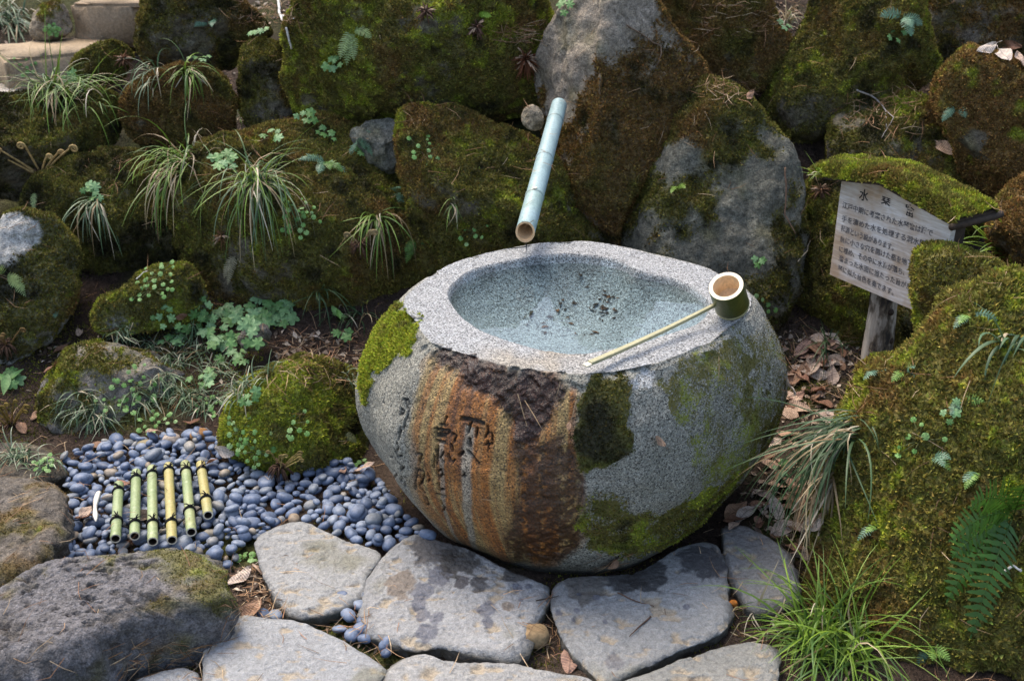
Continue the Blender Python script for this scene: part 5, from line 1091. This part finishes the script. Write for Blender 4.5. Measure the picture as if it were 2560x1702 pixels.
leafy('broad oval-leaved plant beside the coiled ferns at the path edge', 25, 965, 4, .030, .03, OVAL, .03, 92, 'oval_leaf_plant', None)
CR = [(395, 690, 14, .07, 'on the low slanting slab'), (380, 725, 14, .07, 'along the front of the low slanting slab'), (340, 960, 22, .08, 'over the back of the flat-topped rock'), (290, 1005, 20, .07, 'over the front of the flat-topped rock'), (115, 1165, 12, .04, 'under the striped grass by the pebbles'), (605, 1080, 16, .06, 'hanging on the flank of the yellow-green rock'), (640, 1130, 16, .05, 'dangling over the pebbles from the yellow-green rock'), (725, 1060, 14, .06, 'above the small fern shoots on the yellow-green rock'), (390, 1060, 16, .06, 'beside the orange-brown stone'), (620, 1400, 9, .028, 'in the gap beside the paving stone'), (890, 1160, 10, .04, 'at the foot of the basin flank'), (750, 560, 14, .06, 'climbing the wide mossy boulder'), (745, 520, 10, .05, 'among the long grass blades'), (520, 1020, 12, .05, 'between striped grass and moss'), (1910, 760, 8, .05, 'on the leaning slab behind the basin'), (60, 170, 10, .05, 'by the lower step'), (130, 75, 26, .03, 'in a bright cushion by the upper step'), (2300, 1100, 8, .06, 'scattered on the moss slope'), (1180, 580, 10, .06, 'on the boulder behind the basin'), (1060, 380, 12, .07, 'high on the boulder below the spout')]
for k, (px, py, n, sp_, lab) in enumerate(CR): leafy('tiny round-leaved creeper ' + lab, px, py, n, .0075, sp_, ROUNDL, .010, 200 + k, 'creeper', 'tiny round-leaved creepers', 'creeper')

# fiddleheads -----------------------------------------------------------
def fiddle(label, px, py, n, h, spread, seed, rad=.0026, col=(.20, .13, .05), coil=.011):
    r = random.Random(seed); p, nrm = hit(px, py); p = p + np.array([0, -.03, 0]); e = empty('fern_shoots', p); tag(e, label, 'fern shoots', 'coiled young fern shoots')
    for k in range(n):
        a = r.uniform(-1, 1); d = nz(np.array([a * spread, -.55 + r.gauss(0, .15), 1.0])); L = h * r.uniform(.6, 1.1); ps = []; side = np.array([1.0 if a > 0 else -1.0, 0, 0])
        b0 = p + np.array([a * .015, r.gauss(0, .006), 0]); m = 9
        for i in range(m): t = i / (m - 1); ps.append(b0 + d * L * t + side * .15 * L * t * t * abs(a))
        cr = coil * r.uniform(.7, 1.15); c0 = ps[-1] + side * cr; 
        for i in range(1, 26):
            q = i / 25 * 4.2 * math.pi * .75; rr = cr * (1 - .75 * i / 25); ps.append(c0 + rr * (-side * math.cos(q) + np.array([0, -.25, .97]) * math.sin(q)))
        rads = np.concatenate([np.linspace(rad, rad * .8, m), np.linspace(rad * .85, rad * .9, 25)]); mb = MB(); mb.add(*tube(np.array(ps), rads, 7), np.array(col) * r.uniform(.8, 1.3))
        for _ in range(26):
            i = r.randrange(0, m); v = nz([r.gauss(0, 1), r.gauss(0, 1), r.gauss(0, .6)]); mb.add([ps[i] , ps[i] + np.array([.0008, 0, .001]), ps[i] + v * .007], [(0, 1, 2)], np.array(col) * 1.2)
        mb.build('fiddlehead', M_DRY, e)
    mb = MB()
    for _ in range(40):
        v = nz([r.gauss(0, 1), r.gauss(-.4, .6), r.gauss(-.3, .7)]); mb.add(*tube([p, p + v * .02, p + v * .035 + np.array([0, 0, -.012])], [.0025, .002, .0008], 5), np.array((.08, .045, .03)) * r.uniform(.6, 1.6))
    mb.build('root_crown', M_DRY, e)
fiddle('tall cluster of coiled brown fern shoots below the sunlit ledge', 108, 425, 9, .14, 1.0, 1, .0036, (.36, .25, .11), .013)
fiddle('golden fern shoots beside the oval leaves at the path edge', 35, 1045, 9, .10, .7, 2, .0022, (.22, .15, .04), .007)
fiddle('pair of coiled pale fern shoots on the wide mossy boulder', 905, 600, 3, .05, .8, 3, .003, (.33, .25, .13), .010)
fiddle('dark dry fern shoots on the grey-crowned boulder', 25, 850, 5, .08, .7, 4, .0022, (.16, .10, .04), .008)
fiddle('short fern shoots sprouting from the low mossy rock by the pebbles', 705, 1150, 7, .06, 1.0, 5, .0016, (.24, .18, .07), .007)
def deadcrown(label, px, py, n, L, col, seed):
    r = random.Random(seed); p, nrm = hit(px, py); mb = MB(); p = p + nrm * .01
    for _ in range(n):
        v = nz(np.array([r.gauss(0, 1), r.gauss(-.5, .6), r.gauss(.05, .9)])); l = L * r.uniform(.4, 1.1); k = r.uniform(.5, 1.6); st = r.random() < .18
        mb.add(*tube([p, p + v * l * .5, p + v * l + np.array([0, 0, -.2 * l])], [.0028, .0026, .0008 if not st else .002], 5), (np.array((.34, .24, .17)) if st else np.array(col)) * k)
    o = mb.build('dead_fern_crown', M_DRY, base=p); tag(o, label, 'dead fern', None)
deadcrown('rust-brown withered fern crown above the spout', 1310, 150, 130, .055, (.13, .05, .025), 1)
deadcrown('small withered brown fern crown near the boulder top', 1065, 35, 50, .035, (.09, .05, .035), 2)
deadcrown('brown withered fern crown under the bright fern sprout', 1190, 70, 50, .04, (.10, .055, .04), 3)
deadcrown('spiky brown withered crown by the small step boulder', 308, 150, 50, .045, (.16, .08, .045), 4)
deadcrown('brown root tuft among grass on the corner of the wide boulder', 428, 435, 60, .05, (.15, .085, .03), 5)
deadcrown('brown withered crown below the sign roof end', 2055, 480, 40, .04, (.13, .07, .04), 6)
deadcrown('brown root tuft in the largest grass tuft', 560, 590, 36, .035, (.12, .065, .03), 7)

# twigs ---------------------------------------------------------------------
def twig(label, pxs, rad, col, lift=.006, group='bare twigs on the bank', branches=()):
    mb = MB()
    for k, path in enumerate([pxs] + list(branches)):
        ps = [];
        for (x, y) in path: p, nn = hit(x, y); ps.append(p + nn * lift)
        ps = np.array(ps); t = np.linspace(0, 1, len(ps)); tt = np.linspace(0, 1, len(ps) * 4); P = np.stack([np.interp(tt, t, ps[:, i]) for i in range(3)], 1); P += np.stack([fbm(P * 40 + i * 9, 2, i) for i in range(3)], 1) * .003
        mb.add(*tube(P, np.linspace(rad, rad * .5, len(P)) * (1 if k == 0 else .6), 7), col)
    tag(mb.build('twig', M_DRY), label, 'twig', group)
twig('bleached white twig standing between two boulders', [(697, 5), (702, 40), (722, 70), (735, 118)], .006, (.62, .6, .56), .012, branches=[[(706, 45), (740, 48)]])
twig('forked grey twig on the boulder behind the sign', [(2142, 224), (2190, 250), (2215, 280), (2216, 320)], .003, (.34, .30, .27), branches=[[(2215, 280), (2236, 298), (2215, 330), (2204, 348)]])
twig('thin brown upright twig beside the leaning slab', [(1953, 415), (1960, 470), (1964, 540), (1974, 590)], .0028, (.16, .10, .07), .02)
twig('thin curved twig over the tall boulder edge', [(1565, 62), (1620, 100), (1648, 115), (1650, 140), (1640, 165)], .0024, (.2, .14, .10))
twig('slender brown twig on the broad paving stone', [(1545, 1485), (1590, 1505), (1635, 1518)], .0018, (.12, .07, .05), .004)
twig('short brown forked twig on the broad paving stone', [(1625, 1545), (1600, 1565), (1575, 1595)], .002, (.10, .06, .045), .004)
twig('long thin root lying on the soil beside the blackish stone', [(612, 842), (680, 870), (780, 885), (850, 900)], .0018, (.20, .14, .11), .005)
twig('white crooked twig at the edge of the moss slope', [(2510, 1432), (2530, 1420), (2545, 1428), (2560, 1422)], .003, (.7, .66, .6), .012)
twig('pale slender stick across the wide leaning slab foot', [(1990, 650), (2010, 625), (2030, 605)], .0016, (.4, .34, .25), .01)
twig('white dead stick in the shade left of the low slab', [(345, 700), (360, 685), (372, 680)], .002, (.6, .58, .52), .008)
twig('small dark twig bridging two spotted paving stones', [(1340, 1508), (1370, 1500), (1398, 1492)], .0016, (.05, .04, .035), .006)

# fallen leaves -------------------------------------------------------------------
def dead_mat():
    n = NT('fallen_leaf'); oi = n.n('ShaderNodeObjectInfo').outputs['Random']; p = n.pos('obj'); sx = n.n('ShaderNodeSeparateXYZ'); n.l(p, sx.inputs[0])
    c = n.ramp(oi, [(0, (.20, .09, .05)), (.25, (.40, .24, .15)), (.5, (.55, .39, .29)), (.75, (.50, .43, .37)), (.9, (.28, .12, .07)), (1, (.62, .52, .44))])
    rib = n.math('ABSOLUTE', sx.outputs[1]); c = n.mix(c, n.ramp(rib, [(0, .55), (.03, .75), (.06, 1.0), (1, 1.1)]), 1, 'MULTIPLY')
    wv_ = n.n('ShaderNodeTexWave'); wv_.inputs['Scale'].default_value = 2.2; wv_.inputs['Distortion'].default_value = 1.5; n.l(p, wv_.inputs[0])
    c = n.mix(c, n.ramp(wv_.outputs['Fac'], [(0, .9), (1, 1.06)]), 1, 'MULTIPLY'); c = n.mix(c, n.ramp(n.noise(p, 5, 4), [(.3, .65), (.7, 1.3)]), 1, 'MULTIPLY')
    n.l(c, n.b.inputs['Base Color']); n.set(Roughness=.6); n.bump(wv_.outputs['Fac'], .0015); n.translucent(c, .12); return n.m
M_DEAD = dead_mat(); DEADL = []
for k in range(7):
    r = random.Random(k + 5); V = []; F = []; n, m = 14, 9; wd = r.uniform(.36, .6); cu = r.uniform(-.9, .9); cv = r.uniform(-.5, 1.3); tw = r.uniform(-.5, .5)
    for i in range(n + 1):
        t = i / n; w = wd * (math.sin(math.pi * t ** .85) ** .8) * (1 + .02 * (1 if i % 2 else -1)) + .012
        for j in range(m):
            y = (j / (m - 1) * 2 - 1); x = t * 2 - 1; yy = y * w
            V.append((x, yy, cv * yy * yy * .9 + cu * .28 * x * x + tw * x * yy + .06 * math.sin(5 * x + 3 * y + k)))
    for i in range(n):
        for j in range(m - 1): F.append((i * m + j, i * m + j + 1, (i + 1) * m + j + 1, (i + 1) * m + j))
    V, F = np.array(V), F; sv_ = len(V); st, sf_ = tube([(-1, 0, V[4][2]), (-1.25, .03, V[4][2] + .03), (-1.5, .08, V[4][2] + .1)], [.02, .018, .022], 5)
    me = mesh('fallen_leaf', np.concatenate([V, st]), [tuple(f) for f in F] + [tuple(i + sv_ for i in f) for f in sf_]); me.materials.append(M_DEAD); DEADL.append(me)
def dead(label, group, px, py, L, r, yaw=None, tilt=.3, pos=None):
    p, nn = pos if pos is not None else hit(px, py); nn = nz(nn + np.array([r.gauss(0, tilt), r.gauss(0, tilt), .3])); a = r.uniform(0, 6.28) if yaw is None else yaw
    f, s, n_ = frame(nn, (math.cos(a), math.sin(a), .05)); o = instance('fallen_leaf', r.choice(DEADL), mat44(p + n_ * .010, f, s, n_, L / 2)); tag(o, label, 'fallen leaf', group); return o
R_ = random.Random(99)
for (px, py, L, lab) in [(1985, 950, .085, 'large dark red-brown leaf curled against the right flank of the basin'), (840, 1340, .075, None), (1425, 1655, .085, 'curled purple-brown leaf on the gap between paving stones'), (320, 1350, .075, 'ribbed brown leaf leaning on the great dark slab by the bamboo'), (1525, 1400, .055, 'grey-brown leaf in the wet gap under the basin front'), (565, 1125, .06, 'pinkish leaf on the back of the pebble bed'), (545, 1195, .055, 'pale folded leaf next to the last bamboo length'), (528, 1165, .045, 'small pale leaf above the last bamboo length'), (240, 1118, .055, 'grey curled leaf at the back corner of the pebbles'), (915, 1172, .06, 'brown leaf between the pebbles and the basin foot'), (855, 1185, .04, 'orange-brown leaf on the pebbles below the mossy rock'), (212, 1285, .05, 'red-brown leaf beside the bleached splinter'), (222, 1300, .06, 'tan leaf under the bleached splinter'), (360, 1285, .05, 'orange leaf between bamboo lengths'), (310, 1215, .045, 'brown leaf behind the first bamboo length'), (600, 1450, .07, 'curled tan leaf in the soil by the great dark slab'), (630, 1530, .07, 'long pale leaf above the plain paving stone'), (650, 1430, .05, 'grey leaf in the gap beside the paving stone'), (2360, 372, .08, 'crumpled pinkish leaf on the boulder behind the sign'), (2510, 145, .09, 'large brown leaf atop the orange-brown boulder'), (2460, 130, .08, 'tan leaf atop the orange-brown boulder'), (2545, 160, .08, 'reddish leaf atop the orange-brown boulder'), (2530, 115, .07, 'pale leaf at the bank top above the orange-brown boulder'), (60, 1075, .05, 'pale leaf by the golden fern shoots'), (95, 1040, .055, 'pinkish leaf at the foot of the flat-topped rock'), (135, 925, .05, 'grey leaf in the dark gap left of the flat-topped rock'), (200, 840, .045, 'pale leaf in the dark gap under the shaded boulder'), (155, 880, .05, 'tan leaf in the dark gap by the grey-crowned boulder'), (1640, 1100, .035, 'small orange-brown leaf stuck on the basin flank'), (1422, 1070, .02, 'tiny dark leaf stuck on the wet stain of the basin'), (1890, 225, .05, 'tan curled leaf in the crack above the leaning slab'), (1870, 245, .05, 'pale curled leaf in the crack above the leaning slab'), (480, 1062, .05, 'grey-brown leaf next to the orange-brown stone'), (385, 1085, .045, 'tan leaf behind the ochre stone'), (450, 790, .04, 'small tan leaf on the leafy soil patch'), (790, 850, .035, 'tan leaf on the bare soil by the basin')]:
    if lab: dead(lab, None, px, py, L, R_)
LG = 'dead leaves in the litter right of the basin'
k = 0
for (xa, ya, xb, yb, n, wh) in [(1900, 1190, 2040, 1290, 22, 'heaped at the foot of the moss slope'), (1980, 1290, 2050, 1400, 12, 'beside the narrow dark paving stone'), (1960, 900, 2090, 1060, 26, 'on the soil between basin and sign post'), (1830, 1270, 1960, 1330, 9, 'in the shade under the basin flank'), (1990, 840, 2140, 930, 14, 'round the foot of the sign post'), (1880, 1080, 1990, 1180, 8, 'in the dark hollow right of the basin')]:
    for _ in range(n):
        px = R_.uniform(xa, xb); py = R_.uniform(ya, yb); dead('dry curled leaf ' + wh, 'dead leaves ' + wh, px, py, R_.uniform(.035, .085), R_, tilt=.35)

# needles, chips and crumbs of litter (uncountable) -----------------------------------------
def scatter(n, x0, x1, y0, y1, seed, keep=None, skip=('water',)):
    r = random.Random(seed); out = []
    while len(out) < n:
        x, y = r.uniform(x0, x1), r.uniform(y0, y1); h = drop(x, y, 1.9)
        if h and not h[2].startswith(('water', 'stone_basin', 'basin_stone', 'ladle')) and (keep is None or keep(h)): out.append((h[0], h[1], h[2]))
        elif r.random() < .0005: break
    return out
NEC = [(.20, .11, .055), (.30, .19, .11), (.38, .28, .18), (.13, .075, .045), (.26, .14, .08)]
r = random.Random(5); V = []; C_ = []
def needle(p, nn, L, w, c):
    a = r.uniform(0, 6.28); f, s, n_ = frame(nz(nn + np.array([r.gauss(0, .2), r.gauss(0, .2), 0])), (math.cos(a), math.sin(a), 0)); b = p + n_ * .004; bend = r.gauss(0, .08)
    m = b + f * L * .5 + s * bend * L; e = b + f * L + n_ * r.gauss(.0, .004)
    V.extend([b - s * w, b + s * w, m - s * w + n_ * .001, m + s * w + n_ * .001, e]); C_.extend([c] * 5)
for (p, nn, nm) in scatter(2600, -1.7, 1.8, 1.6, 4.3, 11, lambda h: h[1][2] > .45 and not (h[2].startswith('paving') and random.random() < .8)): needle(p, nn, r.uniform(.03, .085), .0007, np.array(r.choice(NEC)) * r.uniform(.7, 1.3))
for (xa, ya, xb, yb, n) in [(690, 830, 900, 960, 200), (560, 1420, 720, 1560, 110), (760, 1490, 1000, 1640, 90), (1250, 1480, 1420, 1650, 90), (1250, 60, 1360, 110, 110), (1760, 200, 1900, 260, 70), (2100, 225, 2320, 330, 110), (300, 1600, 560, 1702, 110), (1940, 840, 2160, 1040, 160), (1740, 1300, 1960, 1540, 60), (1500, 1380, 1720, 1420, 30), (580, 0, 760, 60, 110), (1740, 0, 2000, 90, 110)]:
    for _ in range(n):
        h = cast(CAM, raydir(r.uniform(xa, xb), r.uniform(ya, yb))); p, nn = h[0], h[1]
        if h[2].startswith('paving') and r.random() < .8: continue
        needle(p, nn, r.uniform(.025, .075), .0008, np.array(r.choice(NEC)) * r.uniform(.8, 1.5))
for (px, py, x2, y2) in [(1295, 985, 1330, 1100), (1310, 1000, 1360, 1080), (1400, 950, 1388, 1000), (1205, 1245, 1242, 1247), (1440, 1000, 1425, 1060), (1795, 890, 1793, 955)]:
    p, nn = hit(px, py); p2, n2 = hit(x2, y2); f = nz(p2 - p); s = nz(np.cross(nn, f)); b = p + nn * .003; e = p2 + n2 * .003; m = (b + e) / 2 + nn * .002
    V.extend([b - s * .0009, b + s * .0009, m - s * .0009, m + s * .0009, e]); C_.extend([np.array((.38, .26, .15))] * 5)
nn_ = len(V) // 5; base_i = np.arange(nn_)[:, None] * 5
F = np.concatenate([base_i + np.array([[0, 1, 3]]), base_i + np.array([[0, 3, 2]]), base_i + np.array([[2, 3, 4]])])
tag(obj('pine_needles', np.array(V), F, M_DRY, base=(0, 3, 0), attrs={'col': np.array(C_)}, smooth=False), 'brown pine needles strewn over soil, stones and moss', 'pine needles', kind='stuff')
V = []; C_ = []; F = []; CHC = [(.22, .15, .10), (.32, .24, .18), (.12, .075, .05), (.09, .06, .045), (.4, .33, .26), (.06, .045, .035)]
pts_ = scatter(2300, -1.7, 1.8, 1.6, 4.4, 21, lambda h: h[2].startswith('ground'))
for (xa, ya, xb, yb, n) in [(690, 830, 900, 960, 260), (560, 1420, 720, 1560, 160), (1940, 830, 2170, 1060, 420), (1840, 1100, 2060, 1400, 300), (300, 1600, 560, 1702, 140), (760, 1490, 1000, 1640, 120), (100, 830, 260, 1000, 120), (560, 0, 760, 60, 160), (0, 60, 180, 130, 120), (1740, 0, 2000, 90, 160), (0, 200, 60, 240, 60), (560, 180, 620, 330, 60)]:
    for _ in range(n): h = cast(CAM, raydir(r.uniform(xa, xb), r.uniform(ya, yb))); pts_ += [(h[0], h[1], '')] if h and h[2].startswith('ground') else []
for (p, nn, nm) in pts_:
    a = r.uniform(0, 6.28); f, s, n_ = frame(nz(nn + np.array([r.gauss(0, .35), r.gauss(0, .35), .2])), (math.cos(a), math.sin(a), 0)); L = r.uniform(.004, .016); w = L * r.uniform(.3, .7); b = p + n_ * .003; k = len(V)
    V.extend([b - f * L, b - s * w + n_ * r.uniform(0, .004), b + f * L * r.uniform(.5, 1), b + s * w * r.uniform(.4, 1) + n_ * r.uniform(0, .004)]); C_.extend([np.array(r.choice(CHC)) * r.uniform(.6, 1.3)] * 4); F += [(k, k + 1, k + 2), (k, k + 2, k + 3)]
tag(obj('leaf_litter', np.array(V), np.array(F), M_DRY, base=(0, 3, 0), attrs={'col': np.array(C_)}, smooth=False), 'crumbled brown leaf litter on the bare soil', 'leaf litter', kind='stuff')
# drowned debris on the bowl floor
V = []; F = []; C_ = []
for (px, py, n, sx, sy) in [(1500, 795, 34, 26, 12), (1340, 812, 14, 22, 8), (1300, 760, 6, 16, 4), (1410, 790, 10, 30, 10), (1440, 830, 6, 30, 8)]:
    for _ in range(n):
        q = onz(r.gauss(px, sx), r.gauss(py, sy), ZR - .122); h = cast((q[0], q[1], ZW - .004), (0, 0, -1))
        if not h: continue
        p = h[0] + np.array([0, 0, .002]); a = r.uniform(0, 6.28); L = r.uniform(.003, .014); w = L * r.uniform(.12, .5); f = np.array([math.cos(a), math.sin(a), 0]); s = np.array([-f[1], f[0], 0]); k = len(V)
        V.extend([p - f * L, p - s * w, p + f * L, p + s * w + np.array([0, 0, .002])]); C_.extend([np.array(r.choice([(.05, .03, .02), (.12, .06, .03), (.03, .022, .018)]))] * 4); F += [(k, k + 1, k + 2), (k, k + 2, k + 3)]
tag(obj('sunken_litter', np.array(V), np.array(F), M_DRY, attrs={'col': np.array(C_)}, smooth=False), 'dark leaf crumbs on the floor of the water basin', 'leaf litter', kind='stuff')
# ------------------------------------------------------------------ moss cover on the stones
TUFTS_PER_M2 = 85000
for (o, W, F, wgt, pal, dens, msize, seed) in MOSS_JOBS:
    W = np.asarray(W, float)
    s = sample(W, F, wgt, 1, seed)
    if s is None: continue
    n = int(min(90000, s[2] * TUFTS_PER_M2 * dens))
    if n < 50: continue
    pos, nrm, _ = sample(W, F, wgt, n, seed + 500)
    V, T, c = tri_moss(pos, nrm, 1, pal, msize, seed)
    m = obj('moss', V, T, M_MOSS, o, attrs={'col': c}, smooth=False); tag(m, kind='stuff')
